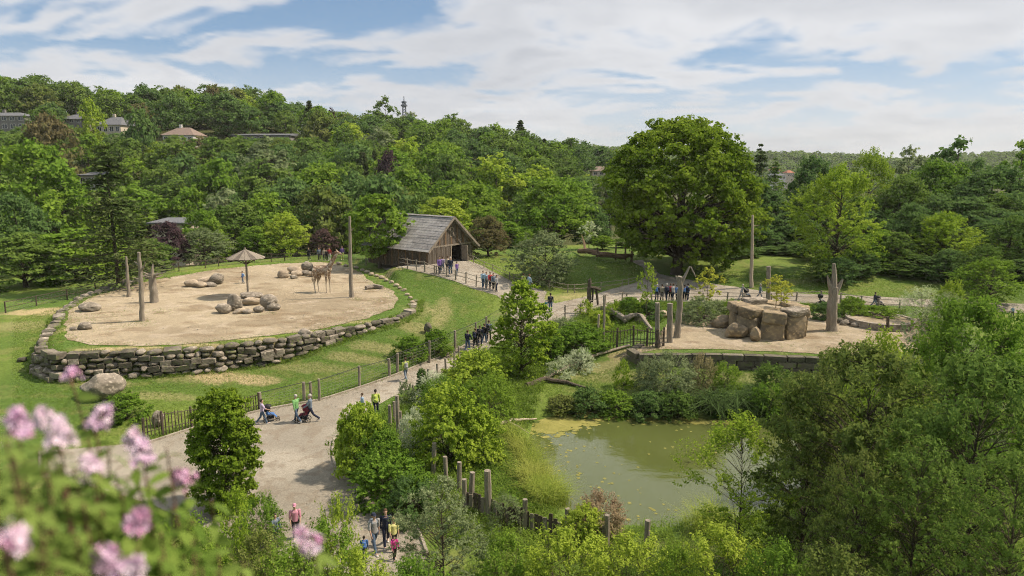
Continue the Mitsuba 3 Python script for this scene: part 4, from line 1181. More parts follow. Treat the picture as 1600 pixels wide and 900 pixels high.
# palisade towards the pond
PAL = [(727, 800, 745), (764, 812, 730), (820, 832, 776), (885, 848, 790), (948, 862, 800), (1010, 872, 808)]
pal = thing('palisade', 'dark plank palisade with tall round posts between the pond and the lower path', 'fence')
bs = []
for i, (x, yf, yt) in enumerate(PAL):
    b = G(x, yf)
    hh = hpx(b, yf - yt)
    put('post', mikit.ply(post_mesh(b, hh, .16 if i == 1 else .115, 400 + i, (SR.normal() * .04, 0)), 'wood_grey', smooth=40), pal)
    bs.append((b, hh))
for (b0, h0), (b1, h1) in zip(bs[:-2], bs[1:-1]):
    L = np.linalg.norm(b1 - b0)
    n = int(L / .19)
    for i in range(n):
        p = b0 + (b1 - b0) * (i + .5) / n
        d = (b1 - b0) / L
        zz = gz(p[0], p[1])
        hk = .95 + .08 * SR.normal()
        put('plank', mikit.ply(bar((p[0], p[1] + .03 * (i % 2), zz - .1), (p[0] + .01 * SR.normal(), p[1] + .03 * (i % 2), zz + hk), .17, .03, (-d[1], d[0], 0)), ('wood_dark', 'wood_grey', 'wood_dark')[i % 3]), pal)
    put('rail', mikit.ply(bar(b0 + [0, .07, .75], b1 + [0, .07, .75], .05, .09), 'wood_dark'), pal)
# ------------------------------------------------------------------ parasol, dead trunks, poles, logs
pb = G(388, 463)
par = thing('parasol', 'round wooden boarded parasol on a single post in the giraffe yard', 'parasol')
ph = hpx(pb, 463 - 389)
put('post', mikit.ply(post_mesh(pb, ph - .2, .11, 3), 'wood_grey', smooth=40), par)
PRD = hpx(pb, 57) / 2
nb_ = 20
for k in range(nb_):
    a0, a1 = (k + .03) * 2 * math.pi / nb_, (k + .97) * 2 * math.pi / nb_
    z0, z1 = pb[2] + ph - .80 + .02 * SR.normal(), pb[2] + ph
    V = np.array([[PRD * math.cos(a0), PRD * math.sin(a0), z0], [PRD * math.cos(a1), PRD * math.sin(a1), z0], [.05 * math.cos(a1), .05 * math.sin(a1), z1], [.05 * math.cos(a0), .05 * math.sin(a0), z1]])
    V = np.vstack([V + [pb[0], pb[1], 0], V + [pb[0], pb[1], -.05]])
    F = np.array([[0, 1, 2], [0, 2, 3], [4, 6, 5], [4, 7, 6], [0, 4, 5], [0, 5, 1], [1, 5, 6], [1, 6, 2], [2, 6, 7], [2, 7, 3], [3, 7, 4], [3, 4, 0]])
    put('roof_board', mikit.ply((V, F), ('wood_grey', 'wood_grey', 'wood_barn')[k % 3]), par)
    if k % 4 == 0:
        put('strut', mikit.ply(bar((pb[0], pb[1], pb[2] + ph - 1.45), (pb[0] + PRD * .72 * math.cos(a0), pb[1] + PRD * .72 * math.sin(a0), pb[2] + ph - .80), .06, .08), 'wood_dark'), par)
put('finial', mikit.ply(tube([(pb[0], pb[1], pb[2] + ph - .1), (pb[0], pb[1], pb[2] + ph + .16)], [.12, .05], 8), 'wood_grey'), par)


def trunk_px(name, label, foot, tops, r, mat='wood_grey', branches=(), cat='tree trunk', taper=.75, knots=True):
    """A standing dead trunk: foot pixel, pixels that its axis passes, radius; branches: lists of (pixel, radius)."""
    b = G(*foot)
    k = thing(name, label, cat)
    pts = [b - [0, 0, .3]] + [at_y(x, y, b[1]) for x, y in tops]
    n = len(pts)
    P = np.array(pts)
    tt = np.linspace(0, 1, n * 4)
    PP = np.array([[np.interp(t * (n - 1), range(n), P[:, i]) for i in range(3)] for t in tt])
    PP[1:-1] += SR.normal(size=(len(PP) - 2, 3)) * r * .07
    rr = r * (1 - (1 - taper) * tt); rr[0] *= 1.2; rr[1] *= 1.08
    put('trunk', mikit.ply(tube(PP, rr, 11, True, .16, int(foot[0])), mat, smooth=40), k)
    for br in branches:
        Q = np.array([at_y(x, y, b[1] + dy) for x, y, dy, _ in br])
        put('branch', mikit.ply(tube(Q, [q[3] for q in br], 6, True, .2, int(foot[1])), mat, smooth=40), k)
    return k, b


trunk_px('dead_trunk', 'tall bare grey trunk with short snags standing at the left front of the giraffe yard', (222, 502), [(221, 460), (219, 420), (217, 394)], .20, 'wood_grey', [[(219, 424, 0, .10), (224, 418, -.1, .07), (227, 410, -.2, .03)], [(218, 416, 0, .09), (213, 411, .1, .06), (210, 409, .2, .03)], [(220, 432, 0, .07), (228, 431, .2, .05), (236, 433, .3, .03)]], taper=.62)
trunk_px('dead_trunk', 'slim pointed bare trunk at the back left of the giraffe yard', (201, 464), [(199, 430), (197, 401)], .18, 'wood_grey', taper=.5)
trunk_px('dead_trunk', 'thick short trunk with antler-like side limbs in the giraffe yard', (240, 473), [(239, 450), (237, 428)], .38, 'wood_grey', [[(238, 432, 0, .2), (238, 420, 0, .12), (239, 412, .1, .04)], [(240, 431, 0, .16), (248, 428, -.2, .09), (259, 426, -.4, .03)], [(236, 431, 0, .16), (229, 428, -.2, .10), (223, 425, -.4, .04)], [(241, 433, 0, .12), (250, 432, .3, .06), (255, 429, .4, .03)]], taper=.8)
trunk_px('bare_pole', 'tall bare pole standing right of the giraffe', (549, 465), [(548, 420), (547, 370), (546, 338)], .20, 'wood_grey', [[(548, 362, 0, .06), (551, 359, 0, .04), (553, 356, 0, .02)]], taper=.5, cat='pole')
trunk_px('bare_pole', 'tall bare pole beside the huge round tree', (1174, 449), [(1175, 400), (1176, 336)], .20, 'wood_pale', [[(1176, 352, 0, .05), (1181, 353, 0, .03), (1185, 353, 0, .02)]], taper=.62, cat='pole')
fk, fb = trunk_px('dead_trunk', 'thick pale forked dead trunk standing right of the rock planter', (1300, 517), [(1300, 490), (1302, 465), (1303, 448)], .42, 'wood_grey', [[(1301, 456, 0, .26), (1296, 443, 0, .17), (1293, 431, 0, .06)], [(1303, 452, 0, .30), (1304, 430, 0, .20), (1303, 412, .05, .14)], [(1305, 457, 0, .28), (1312, 446, 0, .18), (1317, 436, 0, .07)]], taper=.82)
trunk_px('dead_trunk', 'leaning bare trunk with a twisted broken top at the left of the right enclosure', (1057, 528), [(1061, 490), (1063, 455), (1063, 432)], .26, 'wood_grey', [[(1063, 445, 0, .2), (1059, 436, 0, .1), (1056, 431, 0, .05)], [(1065, 442, 0, .16), (1072, 428, 0, .10), (1078, 416, .1, .06)], [(1079, 417, .1, .06), (1084, 426, .1, .05), (1087, 433, .1, .03)]], taper=.8)
trunk_px('bare_post', 'thick round post standing in the sand left of the leaning trunk', (1046, 535), [(1047, 505), (1047, 474)], .24, 'wood_grey', taper=.95, cat='post')
trunk_px('bare_post', 'slim grey post at the right end of the picket gate', (1027, 543), [(1027, 505), (1027, 473)], .19, 'wood_grey', taper=.9, cat='post')
trunk_px('bare_post', 'rounded bare post rising out of the rock planter', (1201, 474), [(1201, 440), (1201, 416)], .22, 'wood_grey', taper=.95, cat='post')
trunk_px('bare_post', 'thin bleached stake in the shrubs left of the picket gate', (933, 540), [(934, 515), (936, 491)], .10, 'wood_pale', taper=.9, cat='post')
trunk_px('bare_post', 'thin tall stake at the left end of the picket gate', (943, 544), [(944, 500), (944, 461)], .085, 'wood_grey', taper=.9, cat='post')
trunk_px('bare_post', 'short dark stake in front of the sandy stage', (1387, 520), [(1387, 508), (1387, 495)], .13, 'wood_dark', taper=.9, cat='post')
trunk_px('post_pair', 'dark carved post with a cross log at the bend of the right hand path', (920, 490), [(920, 465), (921, 437)], .22, 'wood_dark', [[(921, 446, 0, .14), (922, 440, 0, .16), (922, 434, 0, .05)], [(921, 449, 0, .16), (930, 450, 0, .17), (938, 453, 0, .15)], [(926, 452, 0, .12), (926, 462, .1, .10), (925, 472, .1, .09)], [(931, 452, 0, .13), (933, 463, .1, .12), (934, 476, .1, .10)]], cat='gate post')


def log_px(name, label, pts, radii, mat, cat='log', lift=0.0, forks=()):
    k = thing(name, label, cat)
    P = np.array([G(x, y) + [0, 0, r * .8 + lift + dz] for (x, y, dz), r in zip(pts, radii)])
    n = len(P); tt = np.linspace(0, n - 1, n * 3)
    PP = np.array([[np.interp(t, range(n), P[:, i]) for i in range(3)] for t in tt]); rr = np.interp(tt, range(n), radii)
    PP[1:-1] += SR.normal(size=(len(PP) - 2, 3)) * np.mean(radii) * .15
    put('trunk', mikit.ply(tube(PP, rr, 8, True, .2, int(pts[0][0])), mat, smooth=40), k)
    for fk_ in forks:
        Q = np.array([G(x, y) + [0, 0, dz] for x, y, dz, _ in fk_])
        put('branch', mikit.ply(tube(Q, [q[3] for q in fk_], 5, True, .2), mat, smooth=40), k)


log_px('fallen_pole', 'long pale peeled pole lying across the grass above the pond', [(849, 595, .05), (895, 572, .05), (940, 554, .05), (984, 543, .1)], [.13, .12, .11, .09], 'wood_pale', 'fallen pole')
log_px('fallen_log', 'dark decaying log on the grass below the pale pole', [(822, 606, 0), (850, 597, .1), (880, 600, .05), (918, 608, 0)], [.20, .18, .14, .08], 'wood_dark')
log_px('drift_branch', 'bare branch reaching from the bank into the pond at its left end', [(765, 676, .25), (800, 667, .35), (838, 660, .2)], [.12, .09, .05], 'wood_pale', 'branch', forks=[[(795, 669, .4, .06), (810, 675, .35, .04), (826, 682, .2, .02)]])
log_px('fallen_log', 'gnarled pale log lying in the planted slope left of the right enclosure', [(942, 490, .3), (958, 500, .5), (975, 510, .5), (998, 505, .7), (1018, 520, .2)], [.30, .28, .24, .2, .12], 'wood_grey', forks=[[(975, 511, .5, .16), (982, 500, 1.0, .12), (990, 494, 1.4, .05)], [(960, 501, .5, .15), (968, 493, 1.1, .08), (980, 486, 1.5, .03)]])
log_px('fallen_log', 'grey log lying on the sand right of the giraffe by the tall pole', [(572, 453, 0), (585, 451, .02), (598, 452, 0)], [.24, .27, .22], 'wood_grey')
log_px('play_trunk', 'big fallen play trunk propped on posts on the lawn left of the huge tree', [(905, 399, .3), (925, 404, .6), (945, 409, .6), (968, 410, .5), (988, 409, .6)], [.34, .36, .36, .30, .26], 'wood_brown', 'play trunk', forks=[[(914, 402, .6, .2), (912, 396, 1.5, .14), (908, 391, 2.2, .04)], [(933, 407, .4, .14), (933, 407, 1.6, .12)], [(962, 409, .2, .12), (962, 409, 2.0, .10)], [(977, 409, .2, .13), (977, 409, 1.9, .10)], [(987, 409, .0, .16), (987, 409, 1.4, .14)], [(925, 406, .7, .13), (945, 410, .9, .13), (990, 410, 1.0, .12)]])

# ------------------------------------------------------------------ giraffe
SPH = trimesh.creation.icosphere(2, 1.0).vertices
SPL = trimesh.creation.icosphere(1, 1.0).vertices


def bone(a, ra, b, rb, S=SPL):
    return Manifold.hull_points(np.vstack([np.asarray(a) + S * np.asarray(ra), np.asarray(b) + S * np.asarray(rb)]))


def chain(ps, S=SPL):
    """[(point, radius), ...] -> list of hulls."""
    return [bone(p, r, q, s, S) for (p, r), (q, s) in zip(ps[:-1], ps[1:])]


def union(ms, ref=None, smooth_it=6):
    m = ms[0]
    for x in ms[1:]:
        m = m + x
    if ref:
        m = m.refine_to_length(ref)
    d = m.to_mesh()
    v, f = np.array(d.vert_properties[:, :3], float), np.array(d.tri_verts)
    if ref:
        t = trimesh.Trimesh(v, f, process=True)
        trimesh.smoothing.filter_taubin(t, lamb=.5, nu=.53, iterations=smooth_it)
        v, f = np.array(t.vertices), np.array(t.faces)
    return v, f


gb = G(505, 458)
GS = hpx(gb, 72) / 4.55
gparts = []
gparts += chain([((-.80, 0, 2.28), (.34, .30, .36)), ((-.45, 0, 2.22), (.44, .40, .46)), ((0, 0, 2.22), (.46, .42, .48)), ((.42, 0, 2.32), (.42, .36, .50)), ((.66, 0, 2.45), (.30, .24, .36))], SPH)
gparts += chain([((.62, 0, 2.50), (.26, .20, .34)), ((.95, 0, 2.98), (.19, .15, .22)), ((1.28, 0, 3.46), (.155, .125, .17)), ((1.55, 0, 3.86), (.135, .11, .145)), ((1.66, 0, 4.05), (.12, .11, .12))], SPH)
gparts += chain([((1.64, 0, 4.10), (.15, .125, .14)), ((1.84, 0, 4.02), (.11, .10, .10)), ((2.08, 0, 3.89), (.075, .075, .065))], SPH)
for sy in (-1, 1):
    dx = .10 * sy
    gparts += chain([((.50, .17 * sy, 2.20), .26), ((.50 + dx * .5, .19 * sy, 1.75), .16), ((.52 + dx, .19 * sy, 1.10), .085), ((.50 + dx, .19 * sy, .95), .075), ((.50 + dx, .19 * sy, .28), .052), ((.50 + dx, .19 * sy, .20), .062), ((.54 + dx, .19 * sy, .07), .075)])
    gparts += chain([((-.72, .17 * sy, 2.20), .32), ((-.62 + dx, .20 * sy, 1.60), .20), ((-.80 + dx, .20 * sy, 1.06), .09), ((-.81 + dx, .20 * sy, .98), .08), ((-.74 + dx, .20 * sy, .28), .055), ((-.73 + dx, .20 * sy, .20), .062), ((-.69 + dx, .20 * sy, .07), .075)])
    gparts.append(bone((1.60, .06 * sy, 4.18), .035, (1.55, .075 * sy, 4.36), .03))
    gparts.append(bone((1.55, .11 * sy, 4.14), .035, (1.50, .27 * sy, 4.16), .03))
gv, gf = union(gparts, .07, 8)
gir = thing('giraffe', 'giraffe with brown blotches on cream standing in the sandy yard, neck stretched forward', 'giraffe')
gm = mat4(gb + [0, .25, -.02], -.22, GS)
put('body', mikit.ply((gv, gf), 'giraffe_coat', smooth=True), gir, gm)
put('tail', mikit.ply(cat_mesh([tube([(-1.10, 0, 2.38), (-1.22, 0, 2.0), (-1.20, 0, 1.5)], [.05, .03, .02], 6), tube([(-1.20, 0, 1.52), (-1.20, 0, 1.3), (-1.19, 0, 1.05)], [.03, .06, .015], 6)]), 'wood_dark', smooth=True), gir, gm)
put('mane', mikit.ply(tube([(.62, 0, 2.92), (.86, 0, 3.22), (1.18, 0, 3.66), (1.45, 0, 4.02), (1.52, 0, 4.15)], [.03, .05, .05, .045, .02], 5), 'giraffe_mane', smooth=True), gir, gm)
for sy in (-1, 1):
    put('eye', mikit.ply(tf(mat4((1.76, .11 * sy, 4.10), 0, .028), (np.array(SPH), np.array(trimesh.creation.icosphere(2, 1.0).faces))), 'black', smooth=True), gir, gm)

# ------------------------------------------------------------------ people
CLOTH = {'skin': (.47, .30, .22), 'hair_dark': (.030, .022, .017), 'hair_grey': (.42, .40, .37), 'hair_brown': (.085, .052, .030), 'hair_blond': (.36, .26, .13), 'white': (.62, .61, .59), 'lilac': (.42, .36, .50), 'jeans': (.080, .120, .185), 'navy': (.022, .028, .055), 'black': (.016, .016, .018),
         'green': (.20, .43, .16), 'lime': (.43, .52, .10), 'slate': (.15, .19, .24), 'pink': (.55, .25, .34), 'magenta': (.46, .04, .22), 'blue': (.065, .15, .36), 'lightblue': (.30, .41, .52), 'red': (.42, .05, .055), 'maroon': (.15, .025, .045), 'grey': (.30, .30, .30), 'yellow': (.62, .60, .24), 'beige': (.42, .36, .27), 'violet': (.17, .10, .30), 'teal': (.05, .20, .22)}
for n_, c_ in CLOTH.items():
    if n_ == 'black':
        pr('black', c_, .6)
    else:
        pr('cloth_' + n_ if n_ not in ('skin',) else 'skin', c_, .85 if n_ != 'skin' else .55)
MT = lambda c: c if c in ('skin', 'black') else 'cloth_' + c


def hat_(a, w):
    return np.asarray(a)


def person(label, px, foot, hp, face, top='white', legs='jeans', hair='hair_dark', stride=.35, arms=(.2, -.2), bend=.25, pack=None, cap=None, long=True, near=False, group=None, lean=0.0, shoes='white', sit=False, at=None, skirt=False):
    """A person whose feet show at pixel (px, foot), hp pixels tall, facing the angle FACE (0 = to the right, 90 = away from the viewer)."""
    b = G(px, foot) if at is None else np.asarray(at, float)
    Hm = float(np.clip(hpx(b, hp), 1.0, 1.95))
    s = Hm / 1.76
    S = SPH if near else SPL
    hip, sh = .93, 1.44
    body, trou, shirt, shoe = [], [], [], []
    body += chain([((.012 + lean, 0, 1.44), .055), ((.02 + lean, 0, 1.56), .052)], S)
    body += chain([((.01 + lean, 0, 1.655), (.092, .076, .105)), ((.035 + lean, 0, 1.595), (.070, .058, .066))], S)
    body += chain([((.10 + lean, 0, 1.625), (.020, .014, .022)), ((.075 + lean, 0, 1.655), .012)], S)
    for sy in (-1, 1):
        body.append(bone((.0 + lean, .078 * sy, 1.64), (.018, .010, .028), (.0 + lean, .080 * sy, 1.62), (.014, .010, .02), SPL))
    body += chain([((0, 0, .96), (.11, .14, .10)), ((.0 + lean * .4, 0, 1.15), (.10, .135, .12)), ((lean, 0, 1.36), (.11, .165, .11))], S)
    shirt += chain([((0, 0, .92), (.125, .165, .06)), ((.0 + lean * .4, 0, 1.14), (.120, .155, .10)), ((lean, 0, 1.33), (.130, .185, .12)), ((lean, 0, 1.43), (.075, .125, .05))], S)
    trou += chain([((0, 0, .90), (.118, .158, .09)), ((0, 0, 1.0), (.108, .148, .04))], S)
    for sy, st_ in ((-1, stride), (1, -stride)):
        a = 1.35 if sit else st_
        kn = np.array([math.sin(a) * .43, .092 * sy, hip - math.cos(a) * .43 - .02])
        b2 = (-.12 if sit else a - max(0, -a) * .9 - .06)
        an = kn + np.array([math.sin(b2) * .42, 0, -math.cos(b2) * .42])
        toe = an + np.array([.17 * math.cos(b2 * .6), 0, -.035 + .17 * math.sin(b2 * .4)])
        body += chain([((0, .09 * sy, hip - .02), .075), (kn, .05), (an, .036), (toe, .03)], SPL)
        trou += chain([((0, .09 * sy, hip - .02), .098), (kn, .066), (an + [0, 0, .03], .058)], S)
        shoe += chain([(an + [-.03, 0, -.035], (.05, .045, .045)), (toe + [0, 0, -.01], (.055, .045, .03))], S)
    if skirt:
        trou += chain([((0, 0, .92), (.13, .17, .08)), ((0, 0, .55), (.2, .22, .05))], S)
    hands = []
    for sy, ar in ((-1, arms[0]), (1, arms[1])):
        p0 = np.array([lean, .195 * sy, 1.405])
        el = p0 + np.array([math.sin(ar) * .29, .035 * sy, -math.cos(ar) * .29])
        fa = ar + bend
        wr = el + np.array([math.sin(fa) * .25, -.015 * sy, -math.cos(fa) * .25])
        d = np.array([math.sin(fa + .15), -.05 * sy, -math.cos(fa + .15)])
        body += chain([(p0, .05), (el, .040), (wr, .028)], SPL)
        body += chain([(wr, (.026, .018, .026)), (wr + d * .085, (.034, .016, .034))], SPL)
        fx = np.array([d[2], 0, -d[0]])
        if near:
            for q in range(4):
                rt = wr + d * .09 + fx * (-.027 + .018 * q)
                m1 = rt + d * (.040 if q in (1, 2) else .032) + [0, -.008 * sy, 0]
                body += chain([(rt, .0095), (m1, .009), (m1 + d * .028 + [0, -.016 * sy, 0], .008)], SPL)
            th = wr + d * .03 + fx * .03
            body += chain([(th, .011), (th + d * .03 + fx * .026, .010), (th + d * .06 + fx * .030, .009)], SPL)
        shirt += chain([(p0, .068), (el, .055)] + ([(wr, .042)] if long else []), S)
    k = thing('person', label, 'person', group)
    m = mat4(b + [0, 0, .0], math.radians(face), s)
    if sit:
        m[2, 3] -= .42 * s
    zmin = min(float(x.bounding_box()[2]) for x in shoe)
    m[2, 3] += -zmin * s + .01 - (0 if not sit else 0)
    if sit:
        m[2, 3] = b[2] - zmin * s
    rf_ = .022 if near else None
    put('body', mikit.ply(union(body, .02 if near else None, 5), 'skin', smooth=True), k, m)
    put('trousers', mikit.ply(union(trou, rf_), MT(legs), smooth=True if near else 50), k, m)
    put('shirt', mikit.ply(union(shirt, rf_), MT(top), smooth=True if near else 50), k, m)
    put('shoe', mikit.ply(union(shoe[:1]), MT(shoes), smooth=50), k, m)
    put('shoe', mikit.ply(union(shoe[1:]), MT(shoes), smooth=50), k, m)
    hm = Manifold.hull_points(np.array([-.012 + lean, 0, 1.675]) + SPH * [.104, .090, .108])
    cut = Manifold.cube((.30, .4, .4), True).translate((.175 + lean, 0, 1.50))
    put('hair', mikit.ply(union([hm - cut]), MT(hair), smooth=50), k, m)
    if cap:
        cm = Manifold.hull_points(np.array([.0 + lean, 0, 1.70]) + SPH * [.108, .092, .085]) - Manifold.cube((.4, .4, .2), True).translate((lean, 0, 1.585))
        vis = Manifold.hull_points(np.array([.10 + lean, 0, 1.695]) + SPL * [.09, .07, .012])
        put('cap', mikit.ply(union([cm, vis]), MT(cap), smooth=50), k, m)
    if pack:
        bk = Manifold.hull_points(np.vstack([np.array([-.19 + lean, 0, 1.34]) + SPL * [.09, .13, .10], np.array([-.20 + lean, 0, 1.06]) + SPL * [.11, .14, .08]]))
        bk = bk + bone((-.30 + lean, 0, 1.16), (.05, .10, .05), (-.29 + lean, 0, 1.08), (.05, .11, .05))
        p_ = put('backpack', mikit.ply(union([bk]), MT(pack), smooth=50), k, m)
        for sy in (-1, 1):
            put('strap', mikit.ply(tube([(-.13 + lean, .10 * sy, 1.43), (.0 + lean, .11 * sy, 1.475), (.115 + lean, .11 * sy, 1.36), (.10 + lean, .13 * sy, 1.15), (-.10 + lean, .15 * sy, 1.06)], .017, 5), MT(pack)), p_, m)
    return k


def stroller(label, px, foot, face, col, hood, s=1.0):
    b = G(px, foot)
    k = thing('stroller', label, 'stroller')
    m = mat4(b, math.radians(face), s)
    w = lambda x, y, r: tube([(x + r * math.cos(a), y, r + r * math.sin(a)) for a in np.linspace(0, 2 * math.pi, 15)], .022, 5, False)
    for x, y, r in [(-.28, -.24, .14), (-.28, .24, .14), (.36, -.16, .10), (.36, .16, .10)]:
        wk = put('wheel', mikit.ply(w(x, y, r), 'black', smooth=True), k, m)
        put('hub', mikit.ply(cat_mesh([tube([(x, y - .02, r), (x, y + .02, r)], .035, 8)] + [bar((x, y, r), (x + r * math.cos(a), y, r + r * math.sin(a)), .012, .012, (0, 1, 0)) for a in (.3, 2.4, 4.5)]), 'cloth_grey'), wk, m)
    put('frame', mikit.ply(cat_mesh([tube([(-.28, y * 1.4, .14), (.05, y, .45), (-.42, y, 1.02)], .016, 6) for y in (-.2, .2)] + [tube([(.36, y * .8, .10), (.05, y, .48)], .016, 6) for y in (-.2, .2)] + [tube([(-.42, -.2, 1.02), (-.42, .2, 1.02)], .02, 6)]), 'metal_dark', smooth=True), k, m)
    put('seat', mikit.ply(union([bone((-.18, 0, .50), (.10, .19, .08), (-.28, 0, .86), (.06, .18, .08)), bone((-.18, 0, .48), (.10, .19, .07), (.14, 0, .46), (.06, .18, .05)), bone((.14, 0, .44), (.05, .17, .05), (.30, 0, .26), (.04, .15, .03))], .05), MT(col), smooth=True), k, m)
    hm = Manifold.hull_points(np.array([-.16, 0, .82]) + SPH * [.28, .23, .26]) - Manifold.cube((.6, .38, .6), True).translate((.10, 0, .62)) - Manifold.cube((.5, .6, .5), True).translate((.28, 0, .70))
    put('hood', mikit.ply(union([hm]), MT(hood), smooth=50), k, m)
    put('basket', mikit.ply(box(-.24, .16, -.17, .17, .20, .32), 'black'), k, m)


person('man in dark cap, grey tee and blue jeans carrying a backpack, walking down the path', 586, 862, 66, -55, 'grey', 'jeans', 'hair_dark', .38, (.25, -.2), pack='slate', cap='navy', long=False, near=True)
person('man in a navy shirt walking beside the capped man, right of him', 604, 853, 62, -75, 'navy', 'navy', 'hair_brown', .30, (-.2, .3), long=True, near=True)
person('blond woman in a pale yellow top and black leggings, bottom of the path', 616, 861, 56, -60, 'yellow', 'black', 'hair_blond', .2, (.3, .1), long=False, near=True)
person('child in a bright magenta jacket right in front of the woman in yellow', 617, 876, 34, -60, 'magenta', 'black', 'hair_dark', .15, (.3, .3), pack='magenta', near=True)
person('child with a bright blue jacket half hidden in the bushes left of the capped man', 570, 876, 40, 100, 'blue', 'navy', 'hair_dark', .1, (.2, .2), pack='blue', near=True)
person('woman in a dusty blue cardigan over a pink top behind the lilac flowers', 432, 850, 50, -35, 'slate', 'jeans', 'hair_dark', .15, (.35, .2), near=True)
person('person in a pink cap and pink flowered top with black trousers behind the twigs', 463, 842, 58, -70, 'pink', 'black', 'hair_grey', .1, (.1, .2), cap='pink', long=False, near=True)
person('woman in a lilac tee and jeans pushing a blue stroller', 411, 663, 41, 25, 'lilac', 'jeans', 'hair_dark', .32, (.55, .5), .55, long=False)
stroller('blue stroller pushed by the woman in lilac', 424, 658, 20, 'blue', 'black')
person('grey haired walker in a bright green jacket and jeans beside the maroon stroller', 464, 660, 46, 150, 'green', 'jeans', 'hair_grey', .34, (.4, -.3))
person('grey haired man in a slate blue jacket pushing the maroon stroller', 486, 659, 46, 190, 'slate', 'navy', 'hair_grey', .42, (.5, .5), .5)
stroller('maroon stroller between the green jacket and the slate jacket', 474, 659, 190, 'maroon', 'maroon')
person('person in light blue behind the round shrub at the path bend, left of two', 567, 649, 36, 200, 'lightblue', 'grey', 'hair_brown', .2)
person('person in lime green behind the round shrub at the path bend, right of two', 588, 650, 43, 95, 'lime', 'navy', 'hair_dark', .2, pack='lime')
person('walker in a white and lime top and grey leggings striding alone up the path', 634, 595, 38, 120, 'lime', 'slate', 'hair_brown', .38, (.3, -.3), pack='grey')
for i, (x, f, h, fc, tp, lg, pk_, lab) in enumerate([(731, 551, 36, 60, 'navy', 'jeans', None, 'person in navy with outstretched arm, leftmost of the dark group at the wire fence'), (743, 546, 34, 70, 'black', 'black', 'navy', 'person with a dark pack, second from left in the dark group at the wire fence'),
                                               (750, 542, 34, 80, 'navy', 'navy', 'black', 'person in the middle of the dark group at the wire fence'), (757, 538, 33, 60, 'black', 'jeans', None, 'person in black near the right end of the dark group at the wire fence'), (764, 534, 34, 75, 'slate', 'black', 'black', 'person with a large black pack, last of the dark group at the wire fence')]):
    person(lab, x, f, h, fc, tp, lg, 'hair_brown', .2, (.5 if i == 0 else .1, .2), pack=pk_)
person('man in navy with a pack walking alone on the path right of the bushy tree', 860, 488, 30, 80, 'navy', 'jeans', 'hair_dark', .12, pack='black')
person('small child in teal beside the man in navy on the path', 853, 486, 15, 80, 'teal', 'navy', 'hair_dark', .1)
person('person in beige behind the tip of the bushy tree, left of two', 818, 452, 25, 40, 'beige', 'jeans', 'hair_brown', .2)
person('person in light blue and yellow behind the tip of the bushy tree, right of two', 827, 455, 27, 30, 'lightblue', 'slate', 'hair_brown', .25)
for x, f, h, fc, tp, lg, hr, lab in [(755, 450, 27, -70, 'lightblue', 'jeans', 'hair_dark', 'person in light blue, leftmost of the group by the two-rail fence below the barn'), (760, 451, 26, -80, 'lightblue', 'slate', 'hair_brown', 'second person from the left in pale blue in the group below the barn'), (766, 452, 27, -60, 'red', 'navy', 'hair_dark', 'person in red in the middle of the group below the barn'),
                                     (771, 453, 26, -70, 'slate', 'black', 'hair_dark', 'person in slate, right of the one in red below the barn'), (776, 455, 25, -40, 'grey', 'navy', 'hair_dark', 'person in grey, rightmost of the group below the barn')]:
    person(lab, x, f, h, fc, tp, lg, hr, .15)
for x, f, h, fc, tp, lg, hr, lab in [(687, 429, 28, -60, 'violet', 'navy', 'hair_dark', 'person in violet, leftmost of those before the barn door'), (692, 426, 25, 60, 'lilac', 'slate', 'hair_brown', 'person in lilac standing behind the one in violet before the barn'), (700, 427, 27, 90, 'beige', 'black', 'hair_brown', 'person in beige in the middle before the barn door'),
                                     (704, 430, 31, -90, 'navy', 'jeans', 'hair_grey', 'tall person in navy with grey hair before the barn door'), (714, 431, 22, -50, 'violet', 'jeans', 'hair_dark', 'shorter person in violet, rightmost of those before the barn')]:
    person(lab, x, f, h, fc, tp, lg, hr, .15)
for x, f, h, tp, lg, lab in [(483, 407, 20, 'black', 'navy', 'person in black behind the yard fence, left of the visitors watching the giraffe'), (499, 407, 20, 'slate', 'black', 'person in slate watching the giraffe from behind the fence'), (507, 407, 19, 'beige', 'navy', 'person in beige behind the fence left of the giraffe neck'), (515, 407, 20, 'red', 'white', 'person in red and white behind the fence left of the giraffe neck'), (511, 408, 18, 'black', 'black', 'person in black between the beige and the red visitors behind the fence'), (535, 406, 21, 'violet', 'lime', 'person in violet just behind the giraffe head')]:
    person(lab, x, f, h, -90, tp, lg, 'hair_brown', .1)
person('keeper in a blue jacket standing in the sand behind the parasol post', 379.5, 443, 19, 200, 'blue', 'slate', 'hair_dark', .12, pack='lightblue', shoes='black')
for x, f, h, tp, pk_, lab in [(1026, 471, 27, 'navy', 'blue', 'person with a blue pack, leftmost of the group at the enclosure rail'), (1034, 470, 26, 'beige', None, 'person in beige, second from left at the enclosure rail'), (1041, 471, 28, 'navy', 'navy', 'person in navy, third from left at the enclosure rail'), (1047, 470, 27, 'red', None, 'person in dull red, fourth from left at the enclosure rail'),
                              (1051, 471, 28, 'grey', None, 'person in a grey top with pale hair in the group at the enclosure rail'), (1057, 470, 25, 'blue', None, 'person in blue just left of the leaning trunk at the rail'), (1069, 471, 26, 'navy', 'blue', 'person in navy right of the leaning trunk at the rail'), (1074, 470, 27, 'blue', 'navy', 'person in blue, rightmost of the group at the enclosure rail')]:
    person(lab, x, f, h, 90 + 20 * SR.normal(), tp, 'navy' if SR.random() < .5 else 'black', ('hair_grey', 'hair_brown', 'hair_dark')[SR.integers(3)], .1, pack=pk_)
person('white-haired person in grey bent over a stroller on the far path', 1158, 468, 24, 10, 'grey', 'grey', 'hair_grey', .2, (.7, .7), lean=.14)
stroller('dark stroller on the far path in front of the bent person in grey', 1168, 467, 10, 'slate', 'black')
